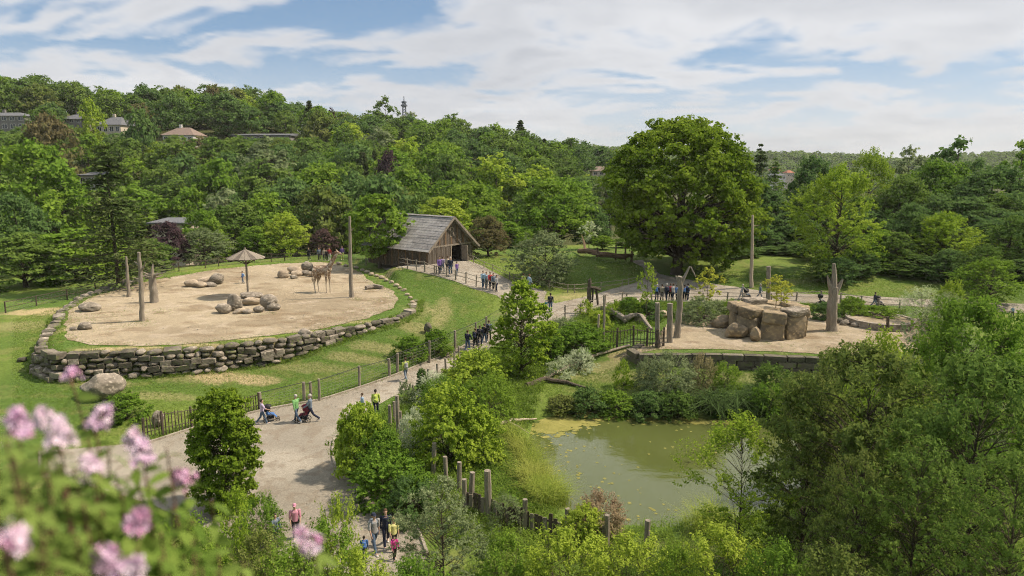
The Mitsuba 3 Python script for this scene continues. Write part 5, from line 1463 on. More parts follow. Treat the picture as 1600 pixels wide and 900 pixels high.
person('person in slate walking left of the post in the rock planter', 1187, 468, 25, -20, 'slate', 'slate', 'hair_grey', .35, (.4, -.2))
person('dark clad walker on the far path at the right behind the enclosure', 1366, 481, 25, -10, 'navy', 'slate', 'hair_dark', .35)
stroller('dark stroller before the dark clad walker at the far right', 1374, 479, -10, 'navy', 'black')
person('person in pale blue on the path at the far right edge', 1581, 496, 18, 180, 'lightblue', 'navy', 'hair_grey', .2)
stroller('stroller with a dark hood in the shade right of the rock planter', 1284, 476, 0, 'grey', 'black')
# ------------------------------------------------------------------ villas on the slope, town, radio mast
pr('render_white', (.62, .60, .56), .9)
pr('render_cream', (.50, .44, .35), .9)
pr('cladding_grey', (.20, .19, .175), .9)
pr('roof_slate', (.115, .120, .130), .7)
pr('roof_brown', (.19, .145, .12), .85)
pr('roof_red', (.32, .13, .08), .85)
pr('brick_red', (.28, .13, .085), .9)


def house(label, x0, x1, ytop, yeave, ybase, y, wall, roof, depth=9.0, rot=0.0, hip=True, rows=(), cols=5, chimneys=1, flatroof=False, cat='house', shed=False):
    """A house between pixels x0 and x1, its eaves at yeave and ridge at ytop, at depth Y."""
    if y is None:
        y = house_y(x0, x1, ybase)
    a, b = at_y(x0, yeave, y), at_y(x1, yeave, y)
    zt, zb = at_y(x0, ytop, y)[2], min(at_y(x0, ybase, y)[2], gz(a[0], y), gz(b[0], y)) - .5
    W = b[0] - a[0]
    k = thing('villa' if cat == 'house' else cat.replace(' ', '_'), label, cat)
    m = mat4((a[0], y, 0), rot)
    e = a[2]
    wk = put('wall', mikit.ply(box(0, W, 0, depth, zb, e), wall), k, m)
    o = .5
    if flatroof:
        V = [(-o, -o, e), (W + o, -o, e), (W + o, depth + o, e), (-o, depth + o, e), (-o, -o, e + .25), (W + o, -o, e + .25), (W + o, depth + o, zt + .05), (-o, depth + o, zt + .05)]
        F = [[0, 2, 1], [0, 3, 2], [4, 5, 6], [4, 6, 7], [0, 1, 5], [0, 5, 4], [1, 2, 6], [1, 6, 5], [2, 3, 7], [2, 7, 6], [3, 0, 4], [3, 4, 7]]
    else:
        hx = min(depth / 2, W * .3) if hip else -.0
        V = [(-o, -o, e), (W + o, -o, e), (W + o, depth + o, e), (-o, depth + o, e), (hx, depth / 2, zt), (W - hx, depth / 2, zt)]
        F = [[0, 1, 5], [0, 5, 4], [2, 3, 4], [2, 4, 5], [1, 2, 5], [3, 0, 4], [0, 2, 1], [0, 3, 2]]
    rk = put('roof', mikit.ply((np.array(V, float), np.array(F)), roof), k, m)
    for c in range(chimneys):
        cx = W * (.35 + .3 * c)
        put('chimney', mikit.ply(box(cx, cx + .7, depth / 2 - .3, depth / 2 + .4, zt - .6, zt + .9), wall), rk, m)
    for (ya, yb) in rows:
        za, zb2 = at_y(x0, ya, y)[2], at_y(x0, yb, y)[2]
        for c in range(cols):
            u0, u1 = W * (c + .22) / cols, W * (c + .78) / cols
            wn_ = put('window', mikit.ply(box(u0, u1, -.03, -.01, zb2, za), 'window_glass'), k, m)
            put('frame', mikit.ply(cat_mesh([box(u0 - .09, u0, -.09, -.0, zb2 - .09, za + .09), box(u1, u1 + .09, -.09, -.0, zb2 - .09, za + .09), box(u0, u1, -.09, -.0, za, za + .09), box(u0, u1, -.09, -.0, zb2 - .09, zb2), box((u0 + u1) / 2 - .04, (u0 + u1) / 2 + .04, -.08, -.035, zb2, za)]), 'render_white'), wn_, m)


house('grey villa with low slate roof and wide windows at the left edge of the slope', -40, 38, 174, 181, 206, None, 'cladding_grey', 'roof_slate', 10, 0, True, [(182, 188), (194, 201)], 6, 1)
house('villa with a dark slate mansard roof behind the bright yellow-green tree', 96, 127, 177, 186, 200, None, 'cladding_grey', 'roof_slate', 9, 0, True, [(187, 191)], 3, 1)
house('cream villa with a tall slate roof and large bay windows on the slope', 150, 188, 181, 195, 224, None, 'render_cream', 'roof_slate', 10, 0, True, [(198, 205), (210, 217)], 4, 1)
house('white villa with a brown hipped roof in the middle of the slope', 254, 301, 198, 211, 226, None, 'render_white', 'roof_brown', 9, 0, True, [(214, 219)], 5, 1)
house('long low villa with a flat pitched metal roof and grey walls on the slope', 364, 452, 207, 212, 224, None, 'cladding_grey', 'roof_slate', 9, 0, False, [(214, 219)], 9, 0, True)
house('white flat roofed house half hidden behind the larch', 124, 168, 268, 275, 294, None, 'render_white', 'roof_slate', 8, 0, False, [(278, 287)], 5, 0, True)
house('low shed with a grey roof behind the copper-leaved tree', 236, 284, 345, 350, 362, 108, 'render_cream', 'roof_slate', 6, 0, False, [], 1, 0, True, cat='shed')
house('small grey-brown roofed house on the far slope left of the huge tree', 926, 954, 260, 267, 276, None, 'render_cream', 'roof_brown', 8, 0, True, [(269, 273)], 3, 0)
for i, (x0, x1, yt, ye, yb, y, wl_, rf2, lab) in enumerate([(1208, 1219, 261, 266, 276, 520, 'render_white', 'roof_red', 'white red-roofed town house in the gap right of the conifers'), (1231, 1241, 266, 270, 278, 500, 'render_cream', 'roof_red', 'cream red-roofed town house in the gap right of the conifers'),
                                                       (1213, 1228, 271, 274, 282, 460, 'render_white', 'roof_slate', 'white town house with a grey roof lowest in the gap right of the conifers')]):
    house(lab, x0, x1, yt, ye, yb, y, wl_, rf2, 9, 0, True, [(ye + 2, ye + 5)], 3, 0)
y = 330.0
mt, mb = at_y(631, 150, y), at_y(631, 190, y)
mast = thing('radio_mast', 'slim radio mast with platforms rising behind the wooded skyline', 'radio mast')
hm_ = mt[2] - mb[2]
zb_ = mb[2] - 8
legs_ = []
W_ = 1.1
for sx, sy in ((-1, -1), (1, -1), (1, 1), (-1, 1)):
    put('leg', mikit.ply(tube([(mt[0] + sx * W_, y + sy * W_, zb_), (mt[0] + sx * W_ * .55, y + sy * W_ * .55, mb[2] + hm_ * .72)], .16, 5), 'mast_grey'), mast)
br_ = []
for i in range(14):
    z0, z1 = zb_ + (mb[2] + hm_ * .72 - zb_) * i / 14, zb_ + (mb[2] + hm_ * .72 - zb_) * (i + 1) / 14
    a0, a1 = W_ * (1 - .45 * i / 14), W_ * (1 - .45 * (i + 1) / 14)
    for s1 in ((-1, -1, 1, -1), (1, -1, -1, -1), (-1, 1, 1, 1), (1, -1, 1, 1), (-1, 1, -1, -1)):
        br_.append(tube([(mt[0] + s1[0] * a0, y + s1[1] * a0, z0), (mt[0] + s1[2] * a1, y + s1[3] * a1, z1)], .09, 3))
put('bracing', mikit.ply(cat_mesh(br_), 'mast_grey'), mast, kind='stuff')
for q, r_ in ((.60, 1.5), (.73, 1.15)):
    put('platform', mikit.ply(tube([(mt[0], y, mb[2] + hm_ * q), (mt[0], y, mb[2] + hm_ * q + .7)], r_, 12), 'mast_grey'), mast)
put('antenna', mikit.ply(tube([(mt[0], y, mb[2] + hm_ * .70), (mt[0], y, mt[2])], [.35, .12], 6), 'mast_grey'), mast)
# ------------------------------------------------------------------ shrubs and young trees near the path and the pond
S_ = [  # name, prototype, leaf, centre x, top, width, base y, label
    ('shrub', 'shrub_a', LIME, 566, 627, 100, 738, 'dense rounded bright green shrub at the inner bend of the path'),
    ('shrub', 'shrub_a', GREEN, 600, 668, 80, 752, 'darker part of shrubbery right behind the rounded shrub at the path bend'),
    ('shrub', 'shrub_b', GREEN, 603, 712, 110, 786, 'low leafy shrub hanging over the stone edging at the path bend'),
    ('shrub', 'shrub_fine', PALE, 652, 640, 66, 705, 'pale variegated shrub among the wooden stakes'),
    ('shrub', 'shrub_b', LIME, 700, 604, 110, 722, 'large light green shrub between path and pond, behind the pale variegated one'),
    ('shrub', 'shrub_b', LIME, 745, 640, 84, 722, 'yellow-green shrub on the left bank of the pond'),
    ('shrub', 'shrub_fine', GREEN, 765, 585, 90, 660, 'feathery green shrub beside the left tip of the pond'),
    ('shrub', 'shrub_b', LIME, 740, 548, 90, 622, 'bright shrub at the foot of the bushy small-leaved tree'),
    ('shrub', 'shrub_fine', GREEN, 690, 590, 70, 650, 'green shrub beside the upper row of stakes'),
    ('shrub', 'shrub_open', PALE, 677, 582, 60, 632, 'whitish flowering shrub leaning to the upper stakes'),
    ('shrub', 'shrub_tuft', GREY, 634, 598, 34, 632, 'thin grey-green sprig at the edge of the upper path'),
    ('cypress', 'hornbeam', DEEP, 660, 573, 18, 622, 'narrow dark columnar shrub beside the lone walker'),
    ('shrub', 'shrub_b', GREEN, 655, 735, 64, 800, 'leafy green shrub under the middle stakes'),
    ('shrub', 'shrub_fine', DEEP, 640, 745, 90, 812, 'shaded shrub between the path edging and the stakes'),
    ('shrub', 'shrub_open', GREY, 790, 775, 60, 830, 'silvery low shrub behind the palisade'),
    ('shrub', 'shrub_fine', PINKISH, 938, 770, 84, 836, 'reddish tinged shrub at the near bank of the pond'),
    ('shrub', 'shrub_b', LIME, 912, 790, 70, 856, 'yellow-green shrub left of the reddish shrub at the near bank'),
    ('shrub', 'shrub_a', GREEN, 640, 523, 54, 562, 'round green bush behind the wire fence, left of two'),
    ('shrub', 'shrub_a', GREEN, 684, 513, 52, 553, 'round green bush behind the wire fence, right of two'),
    ('shrub', 'shrub_a', GREEN, 197, 612, 66, 656, 'green bush beside the lone boulder'), ('shrub', 'shrub_a', MID, 165, 628, 50, 664, 'low green bush in front of the lone boulder'),
    ('shrub', 'shrub_fine', GREEN, 412, 775, 76, 848, 'grassy green bush right of the column-shaped tree'),
    ('shrub', 'shrub_fine', GREY, 1046, 552, 86, 618, 'grey-green bush before the low block wall, left of the pinkish one'),
    ('shrub', 'shrub_fine', PINKISH, 1094, 553, 44, 612, 'pinkish leaved bush before the low block wall'),
    ('shrub', 'shrub_fine', GREY, 1010, 560, 40, 606, 'small grey-green bush at the round end of the block wall'),
    ('shrub', 'shrub_b', DEEP, 918, 606, 62, 650, 'dark rounded bush on the far shore of the pond, first from the left'), ('shrub', 'shrub_b', GREEN, 962, 612, 66, 651, 'green rounded bush on the far shore of the pond, second from the left'),
    ('shrub', 'shrub_a', DEEP, 1012, 610, 70, 653, 'dark rounded bush on the far shore of the pond, third from the left'), ('shrub', 'shrub_b', MID, 1058, 612, 60, 655, 'leafy bush on the far shore of the pond, fourth from the left'),
    ('shrub', 'shrub_b', GREEN, 1200, 600, 60, 655, 'leafy bush at the right end of the far shore'), ('shrub', 'shrub_b', OLIVE, 880, 618, 50, 648, 'olive bush at the left end of the far shore'),
    ('shrub', 'shrub_fine', GREEN, 1130, 566, 50, 606, 'green bush before the low block wall, right of the pinkish one'), ('shrub', 'shrub_b', MID, 1205, 570, 60, 612, 'leafy bush hiding part of the low block wall'),
    ('shrub', 'shrub_tuft', LIME, 973, 566, 28, 604, 'thin flowering plant on the grass above the pond'),
    ('shrub', 'shrub_a', GREEN, 905, 503, 96, 552, 'dense green hedge like shrub left of the picket gate'),
    ('shrub', 'shrub_a', GREEN, 860, 512, 60, 566, 'green shrub right behind the bushy small-leaved tree'),
    ('shrub', 'shrub_a', LIME, 935, 484, 44, 518, 'yellow-green low shrub on the planted slope'),
    ('shrub', 'shrub_fine', GREY, 878, 496, 60, 530, 'grey-green bush below the rail of the right hand path'),
    ('shrub', 'shrub_a', GREEN, 985, 463, 52, 500, 'rounded green shrub on the planted slope, left of two behind the logs'), ('shrub', 'shrub_a', DEEP, 1015, 467, 44, 500, 'rounded green shrub on the planted slope, right of two behind the logs'),
    ('shrub', 'shrub_tuft', LIME, 962, 472, 34, 500, 'small yellow-green plant on the planted slope'), ('shrub', 'shrub_tuft', LIME, 915, 470, 30, 494, 'small plant beside the carved gate post'),
    ('shrub', 'shrub_fine', PALE, 908, 545, 46, 578, 'bush with small white flowers in the rock garden'), ('shrub', 'shrub_tuft', PALE, 875, 560, 40, 590, 'white flowering plant at the lower end of the rock garden'),
    ('shrub', 'shrub_fine', GREY, 1095, 464, 74, 504, 'grey-green low bush around the feathery sapling'), ('shrub', 'shrub_fine', GREEN, 1140, 467, 46, 502, 'green bush left behind the rock planter'),
    ('shrub', 'shrub_a', GREEN, 1330, 462, 50, 498, 'green bush beside the forked trunk'), ('shrub', 'shrub_a', DEEP, 1288, 470, 40, 500, 'dark bush between planter and forked trunk'), ('shrub', 'shrub_b', GREEN, 1370, 478, 52, 502, 'leafy bush behind the sandy stage'),
    ('shrub', 'shrub_open', PALE, 1440, 452, 76, 512, 'whitish leaved shrub behind the end of the sandy stage'), ('shrub', 'shrub_open', GREY, 1475, 462, 80, 530, 'grey-green shrub right of the sandy stage'),
    ('shrub', 'shrub_b', LIME, 1482, 440, 40, 500, 'yellow tipped upright shrub right of the whitish shrub'),
    ('sapling', 'sapling', LIME, 1010, 409, 34, 505, 'thin young tree in front of the group of visitors'), ('sapling', 'sapling', YELLOW, 1103, 416, 46, 492, 'feathery pale yellow sapling left of the rock planter'),
]
for nm, pn, lf, cx, top, w, by, lab in S_:
    tree_px(nm, pn, lf, cx, top, w, lab, base=(cx, by), cat='shrub' if nm in ('shrub', 'cypress') else 'sapling', sink=.05)
p = pc + [-.2, -.3, PLANTER_TOP - ENCL_Z]
for dx, dy, H, R, lf, lab in [(.7, .3, 2.9, 1.15, YELLOW, 'small yellow-leaved tree growing in the rock planter, right of two'), (-.9 + 1.55, -1.0, 2.6, .85, YELLOW, 'small yellow-leaved tree with a dark stem growing in the rock planter, left of two')]:
    plant('yellow_tree', 'sapling', lf, (pc[0] + dx, pc[1] + dy, PLANTER_TOP - .1), H, R, lab)
# nearest trees and bushes, on the bank below the viewpoint
N_ = [
    ('alder_tree', 'near_airy', LIME, 1160, 652, 180, 23.0, 'airy young tree with dark thin trunk before the right end of the pond'),
    ('alder_tree', 'near_dense', OLIVE, 1365, 545, 300, 21.0, 'large dense olive-green tree filling the lower right, nearest the enclosure'),
    ('alder_tree', 'near_dense', MID, 1545, 560, 300, 17.0, 'very dark dense tree at the lower right edge'),
    ('alder_tree', 'near_dense', GREEN, 1515, 468, 220, 27.0, 'tall sprayed green tree at the right below the whitish shrubs'),
    ('alder_tree', 'near_alder', OLIVE, 1350, 700, 140, 15.5, 'slender lighter tree standing before the large olive-green one'),
    ('alder_tree', 'near_alder', MID, 1450, 680, 190, 15.0, 'dark slender tree in the shaded thicket at the lower right'),
    ('alder_tree', 'near_alder', MID, 1590, 700, 200, 12.5, 'shaded dark tree cut by the lower right corner'),
    ('alder_tree', 'near_dense', OLIVE, 1272, 590, 140, 24.0, 'olive-green tree overhanging the right end of the pond'),
    ('alder_tree', 'near_alder', GREY, 690, 742, 150, 19.0, 'loose young tree in front of the palisade at the bottom'),
    ('bush', 'near_spray', LIME, 1130, 826, 150, 17.5, 'bright leafy bush at the bottom below the airy young tree'),
    ('bush', 'near_spray', LIME, 880, 830, 150, 18.0, 'bright green bush in front of the palisade at the bottom'),
    ('bush', 'near_spray', LIME, 980, 838, 140, 18.0, 'bright green bush below the last palisade post'),
    ('bush', 'near_spray', GREEN, 790, 838, 110, 18.5, 'green bush at the bottom left of the palisade'),
    ('bush', 'near_spray', GREEN, 1060, 858, 100, 18.0, 'low green bush at the bottom between two bright ones'),
    ('bush', 'near_spray', GREEN, 500, 818, 120, 17.0, 'sprigged green bush hiding the feet of the pink clad person'),
    ('bush', 'near_spray', LIME, 525, 780, 80, 18.0, 'tall yellowish sprigs right of the pink clad person'),
    ('bush', 'near_spray', OLIVE, 400, 836, 130, 15.5, 'mixed green bush below the column-shaped tree'),
    ('bush', 'near_spray', GREEN, 450, 862, 140, 14.5, 'green bush at the bottom under the pink blossom'),
    ('bush', 'near_spray', LIME, 560, 860, 110, 15.0, 'bright bush at the bottom beside the child in blue'),
    ('bush', 'near_spray', GREEN, 645, 872, 120, 14.5, 'green bush at the bottom below the child in magenta'),
    ('bush', 'near_spray', LIME, 365, 770, 80, 19.0, 'bright sprigged bush at the foot of the column-shaped tree'),
    ('bush', 'near_spray', GREEN, 300, 810, 120, 15.0, 'green bush half hidden behind the pink flowering shrub'),
    ('bush', 'near_spray', GREEN, 1220, 850, 130, 15.0, 'shaded green bush at the bottom right of the airy tree'),
    ('bush', 'near_spray', OLIVE, 1320, 862, 150, 13.5, 'shaded olive bush at the bottom right'),
    ('bush', 'near_spray', OLIVE, 1300, 560, 90, 31.0, 'light sprigged bush in front of the right sandy floor'),
    ('bush', 'near_spray', LIME, 1390, 528, 130, 31.0, 'light green bush with reddish tips before the sandy stage'),
    ('bush', 'near_spray', GREY, 1470, 505, 150, 33.0, 'grey-green bush behind the tall sprayed tree on the right'),
    ('bush', 'near_spray', GREEN, 1590, 500, 120, 34.0, 'green bush at the right edge below the far path'),
]
for nm, pn, lf, cx, top, w, y, lab in N_:
    tree_px(nm, pn, lf, cx, top, w, lab, y=y, cat='tree' if nm == 'alder_tree' else 'bush', sink=.1)

# ------------------------------------------------------------------ grass, herbs, reeds (nobody could count them)


def blades(P, h, w, rng, lean=.5, seg=2, curl=.4):
    """Curved grass blades at the points P."""
    n = len(P)
    a = rng.random(n) * 6.283
    d = np.stack([np.cos(a), np.sin(a), a * 0], -1)
    sd = np.stack([-np.sin(a), np.cos(a), a * 0], -1)
    h = (h * (.6 + .8 * rng.random(n)))[:, None]
    ln = lean * (.3 + rng.random((n, 1)))
    b = P
    m_ = P + np.array([0, 0, 1]) * h * .6 + d * h * ln * .35
    t = P + np.array([0, 0, 1]) * h * (1 - curl * ln * .6) + d * h * ln * (1 + curl)
    w = w * (.7 + .6 * rng.random((n, 1)))
    V = np.stack([b - sd * w * .6, b + sd * w * .6, m_ + sd * w * .5, m_ - sd * w * .5, t], 1).reshape(-1, 3)
    k = np.arange(n)[:, None] * 5
    F = np.concatenate([k + [0, 1, 2], k + [0, 2, 3], k + [3, 2, 4]], 1).reshape(-1, 3)
    r = rng.random(n)
    uv = np.column_stack([np.repeat(r, 5), np.repeat(rng.random(n), 5)])
    return V, F, uv


def region_points(pts_or_poly, n, rng, avoid=()):
    poly = pts_or_poly if hasattr(pts_or_poly, 'exterior') else GP(pts_or_poly)
    x0, y0, x1, y1 = poly.bounds
    out = np.zeros((0, 2))
    while len(out) < n:
        q = np.stack([x0 + (x1 - x0) * rng.random(4 * n), y0 + (y1 - y0) * rng.random(4 * n)], 1)
        ok = shapely.contains_xy(poly, q[:, 0], q[:, 1])
        out = np.vstack([out, q[ok]])
    out = out[:n]
    for a in avoid:
        out = out[~shapely.contains_xy(a, out[:, 0], out[:, 1])]
    return out


def mass(name, label, builds, mat):
    vs, fs, us, n = [], [], [], 0
    for v, f, uv in builds:
        vs.append(v); fs.append(f + n); us.append(uv); n += len(v)
    put(name, mikit.ply((np.vstack(vs), np.vstack(fs)), mat, uv=np.vstack(us)), kind='stuff', label=label)


gr = np.random.default_rng(41)


def tufts(q, per, spread, h, w, **kw):
    """PER blades around every point of q."""
    P = np.repeat(q, per, 0) + gr.normal(0, spread, (len(q) * per, 2))
    z = gzv(P[:, 0], P[:, 1]) - .02
    return blades(np.column_stack([P, z]), h, w, gr, **kw)


AV = [PATHP, SANDP, SAND2P, POND, DIRTP]
moat = GP([(20, 500), (100, 478), (100, 560), (200, 575), (420, 560), (620, 505), (650, 470), (600, 432), (600, 418), (640, 424), (720, 446), (776, 462), (760, 515), (680, 560), (560, 604), (400, 640), (230, 685), (20, 690)])
b_ = [tufts(region_points(moat, 34000, gr, AV), 3, .05, .085, .012)]
lawn = GP([(730, 410), (800, 398), (1010, 404), (1000, 430), (900, 452), (800, 436)])
lawn2 = GP([(1080, 425), (1300, 430), (1600, 450), (1600, 470), (1400, 466), (1150, 452), (1070, 436)])
for pg_, n in ((lawn, 9000), (lawn2, 9000)):
    b_.append(tufts(region_points(pg_, n, gr, AV), 3, .06, .10, .016))
bank = GP([(840, 600), (990, 548), (1000, 580), (1250, 570), (1290, 640), (1000, 640), (860, 640)])
b_.append(tufts(region_points(bank, 12000, gr, AV), 3, .05, .11, .012))
b_.append(tufts(region_points(PLATEAU, 5000, gr, [SANDP]), 3, .05, .10, .013))
sb = []
for pg_, n, sd_ in ((SANDP, 2600, .45), (PATHP, 2200, .16), (SAND2P, 900, .3), (DIRTP, 200, .2)):
    L_ = pg_.exterior
    q = np.array([L_.interpolate(L_.length * t).coords[0] for t in gr.random(n)])
    sb.append(q + gr.normal(0, sd_, q.shape))
for px_, py_, n, r in [(222, 504, 60, .5), (212, 506, 40, .7), (250, 488, 50, .6), (556, 468, 60, .5), (420, 490, 30, .6), (130, 500, 160, 1.5), (160, 492, 60, 1.6), (175, 512, 50, 1.5), (590, 452, 60, .8), (600, 470, 70, 1.0), (570, 485, 50, 1.2), (520, 500, 40, 1.3), (1195, 536, 60, .5), (1240, 540, 30, .8), (1300, 520, 40, .5), (1130, 520, 30, .8)]:
    sb.append(G(px_, py_)[:2] + gr.normal(0, r, (n, 2)))
b_.append(tufts(np.vstack(sb), 4, .05, .12, .013))
mass('grass', 'short green meadow grass of the slopes and lawns', b_, GRASSB)
# taller grass and herbs
b_ = []
edge_ = np.array([list(l.interpolate(s).coords[0]) for l in [LineString([G(x, y)[:2] for x, y in pts]) for pts in ([(228, 690), (330, 657), (405, 639), (500, 622), (560, 603), (620, 582), (680, 558), (744, 528)], [(570, 655), (545, 675), (533, 700), (535, 725), (552, 748), (590, 773), (632, 800)])] for s in np.arange(0, l.length, .05)])
b_.append(tufts(edge_ + gr.normal(0, .12, edge_.shape), 4, .08, .26, .014))
und = GP([(530, 680), (620, 630), (700, 585), (770, 545), (840, 560), (850, 600), (835, 650), (790, 700), (830, 770), (900, 830), (1010, 870), (900, 880), (700, 850), (600, 770), (545, 740)])
b_.append(tufts(region_points(und, 5200, gr, AV), 8, .10, .42, .020, lean=.7))
near_ = Polygon([(-14, 14), (16, 12), (24, 22), (24, 33), (13, 35), (8, 28.5), (0, 24.5), (-4, 22), (-14, 23)])
b_.append(tufts(region_points(near_, 6500, gr, AV), 8, .11, .40, .018, lean=.8))
rg = GP([(1195, 660), (1290, 600), (1420, 570), (1600, 560), (1600, 700), (1260, 760)])
b_.append(tufts(region_points(rg, 4000, gr, AV), 7, .12, .45, .022, lean=.8))
slope_ = GP([(850, 515), (900, 488), (945, 475), (1030, 473), (1140, 474), (1280, 477), (1420, 486), (1400, 497), (1290, 486), (1140, 488), (1040, 498), (1010, 520), (950, 545), (880, 570), (840, 590)])
b_.append(tufts(region_points(slope_, 3600, gr, AV), 7, .12, .34, .022, lean=.8))
wp = []
for _ in range(2000):
    a, t = wall_at(wl, wl.length * gr.random())
    o = np.array([t[1], -t[0]])
    if np.dot(o, a - wc) < 0:
        o = -o
    wp.append(a + o * (.55 + .55 * gr.random()) if gr.random() < .75 else a - o * .25 * gr.random())
b_.append(tufts(np.array(wp), 6, .07, .26, .016, lean=.9))
mass('undergrowth', 'rank green grass and herbs between path, palisade and pond', b_, GRASSB)
# broad leaved ground cover under the shrubs
b_ = []
for pg_, n, hh, ls in ((und, 24000, .45, .055), (near_, 22000, .5, .05), (rg, 14000, .5, .06), (slope_, 16000, .35, .06)):
    q = region_points(pg_, n, gr, AV)
    nz = nfbm(np.stack([q[:, 0] * .8, q[:, 1] * .8, q[:, 0] * 0], -1), 3, seed=2)
    q = q[nz > .44]
    z = gzv(q[:, 0], q[:, 1]) + hh * gr.random(len(q)) ** 1.3 * (.4 + 1.2 * nnoise(np.stack([q[:, 0] * 1.3, q[:, 1] * 1.3, q[:, 0] * 0], -1), 6))
    c = np.column_stack([q, z])
    lv, lf = leaf_quads(c, np.array([0, 0, 1.0]) + gr.normal(0, .55, c.shape), ls * (.6 + .8 * gr.random(len(c))), gr, .55)
    b_.append((lv, lf, np.column_stack([np.repeat(gr.random(len(c)), 4), np.repeat(gr.random(len(c)), 4)])))
mass('ground_cover', 'leafy green ground cover under the shrubs', b_, GREEN)
pb_ = []
ico = trimesh.creation.icosphere(0, 1.0)
for poly_, n, r0 in ((SANDP, 260, .035), (SAND2P, 160, .03), (PATHP, 420, .018), (PLATEAU, 120, .05)):
    for x, y in region_points(poly_, n, gr):
        r = r0 * (.5 + 1.2 * gr.random() ** 2)
        pb_.append((np.array(ico.vertices) * [r * (1 + gr.random()), r, r * .6] * (1 + .3 * gr.normal(size=(12, 1))) + [x, y, gz(x, y) + .03], np.array(ico.faces)))
put('gravel', mikit.ply(cat_mesh(pb_), 'rock_grey'), kind='stuff', label='loose small stones and clods scattered over sand and path')
# tall grass at the left shore, strappy reeds at the far shore
lsh = [(802, 690), (815, 706), (820, 720), (832, 735), (838, 750), (848, 762), (862, 775), (870, 786), (852, 790), (838, 775), (828, 758), (1098, 830), (1120, 822)]
for i, (x, y) in enumerate(lsh):
    b = G(x, y)
    P = b[:2] + gr.normal(0, .30, (420, 2))
    v, f, uv = blades(np.column_stack([P, gzv(P[:, 0], P[:, 1]) - .02]), 1.05, .014, gr, lean=.75)
    k = thing('grass_clump', 'clump of tall arching yellow-green grass on the shore of the pond', 'grass clump', 'tall grass clumps on the shore')
    scene[k] = mikit.ply((v, f), TALLG, uv=uv)
for i in range(22):
    x = 990 + 206 * (i + .5 * gr.random()) / 22
    if 1078 < x < 1098:
        continue
    y, n, hh = 641 + 8 * (x - 896) / 300 - 16 * gr.random(), int(60 + 70 * gr.random()), .6 + .6 * gr.random() + (.25 if x > 1095 else 0)
    b = G(x, y)
    P = b[:2] + gr.normal(0, .22, (n, 2))
    v, f, uv = blades(np.column_stack([P, gzv(P[:, 0], P[:, 1]) - .02]), hh, .050, gr, lean=.95, curl=1.0)
    k = thing('reed_clump', 'dark clump of strappy arching reed leaves on the far shore of the pond', 'reeds', 'strappy reed clumps along the far shore')
    scene[k] = mikit.ply((v, f), REED, uv=uv)
# water plants
pr('algae', lambda p, n, uv: mix((.17, .17, .035), (.28, .26, .075), fbm(p.x * 2, p.y * 2, 0.0, 3)), .8)
def floats(centres, n, sx, sy, r0, r1):
    out = []
    for x, y in centres:
        c0 = at_z(x, y, WATER_Z)
        for _ in range(n):
            c = c0[:2] + gr.normal(0, 1, 2) * [sx, sy]
            if POND.buffer(.5).contains(Point(*c)):
                r = r0 + r1 * gr.random()
                a = np.linspace(0, 6.283, 9)[:-1] + gr.random()
                q = (.65 + .5 * gr.random(8)) * r
                V = np.column_stack([c[0] + q * np.cos(a) * 1.3, c[1] + q * np.sin(a), np.full(8, WATER_Z + .006 + .008 * gr.random())])
                out.append((V, np.array([[0, i, i + 1] for i in range(1, 7)])))
    return cat_mesh(out)


am = thing('algae_mat', 'broken yellow-green mat of algae along the far left shore of the pond', 'algae')
scene[am] = mikit.ply(floats([(862, 660), (878, 655), (895, 652), (912, 654), (870, 668), (885, 663), (900, 660), (850, 668), (925, 652), (860, 674)], 60, .55, .45, .06, .16), 'algae')
labels[am]['kind'] = 'stuff'
am = thing('algae_mat', 'thin broken strip of algae below the reeds along the far shore', 'algae')
scene[am] = mikit.ply(floats([(940 + 22 * i, 652 + .9 * i) for i in range(11)], 34, .5, .22, .05, .12), 'algae')
labels[am]['kind'] = 'stuff'
pads = []
ctrs = [(880, 720), (905, 728), (870, 705), (900, 760), (925, 745), (860, 690), (960, 735), (890, 700), (990, 760), (1040, 790), (1000, 800), (930, 785), (955, 660), (1040, 665), (1090, 668), (880, 675), (905, 670), (1070, 700)]
for x, y in ctrs:
    c0 = at_z(x, y, WATER_Z)
    for _ in range(7):
        c = c0[:2] + gr.normal(0, 1, 2) * [1.1, .5]
        if WATERP.contains(Point(*c)) and POND.contains(Point(*c)):
            r = .04 + .07 * gr.random()
            a = np.linspace(0, 6.283, 8)[:-1] + gr.random()
            V = np.column_stack([c[0] + r * np.cos(a) * (.8 + .3 * gr.random(7)), c[1] + r * np.sin(a), np.full(7, WATER_Z + .008 + .006 * gr.random())])
            pads.append((V, np.array([[0, i, i + 1] for i in range(1, 6)])))
put('duckweed', mikit.ply(cat_mesh(pads), 'algae'), kind='stuff', label='small yellow-green floating leaves scattered over the pond')

# ------------------------------------------------------------------ the flowering shrub right by the viewpoint
LV, LFc = [], []


def lance_leaf(seed):
    g = np.random.default_rng(seed)
    u = np.linspace(0, 1, 7)
    w = .235 * np.sin(np.pi * u ** .8) ** .9 * (1 - .25 * u)
    bend = -.25 * u ** 2 * (1 + .5 * g.normal())
    V = []
    for x, ww, zz in zip(u, w, bend):
        V += [(x, -ww, zz + .22 * ww), (x, 0, zz), (x, ww, zz + .22 * ww)]
    F = []
    for i in range(6):
        a = i * 3
        F += [[a, a + 3, a + 4], [a, a + 4, a + 1], [a + 1, a + 4, a + 5], [a + 1, a + 5, a + 2]]
    return np.array(V), np.array(F)


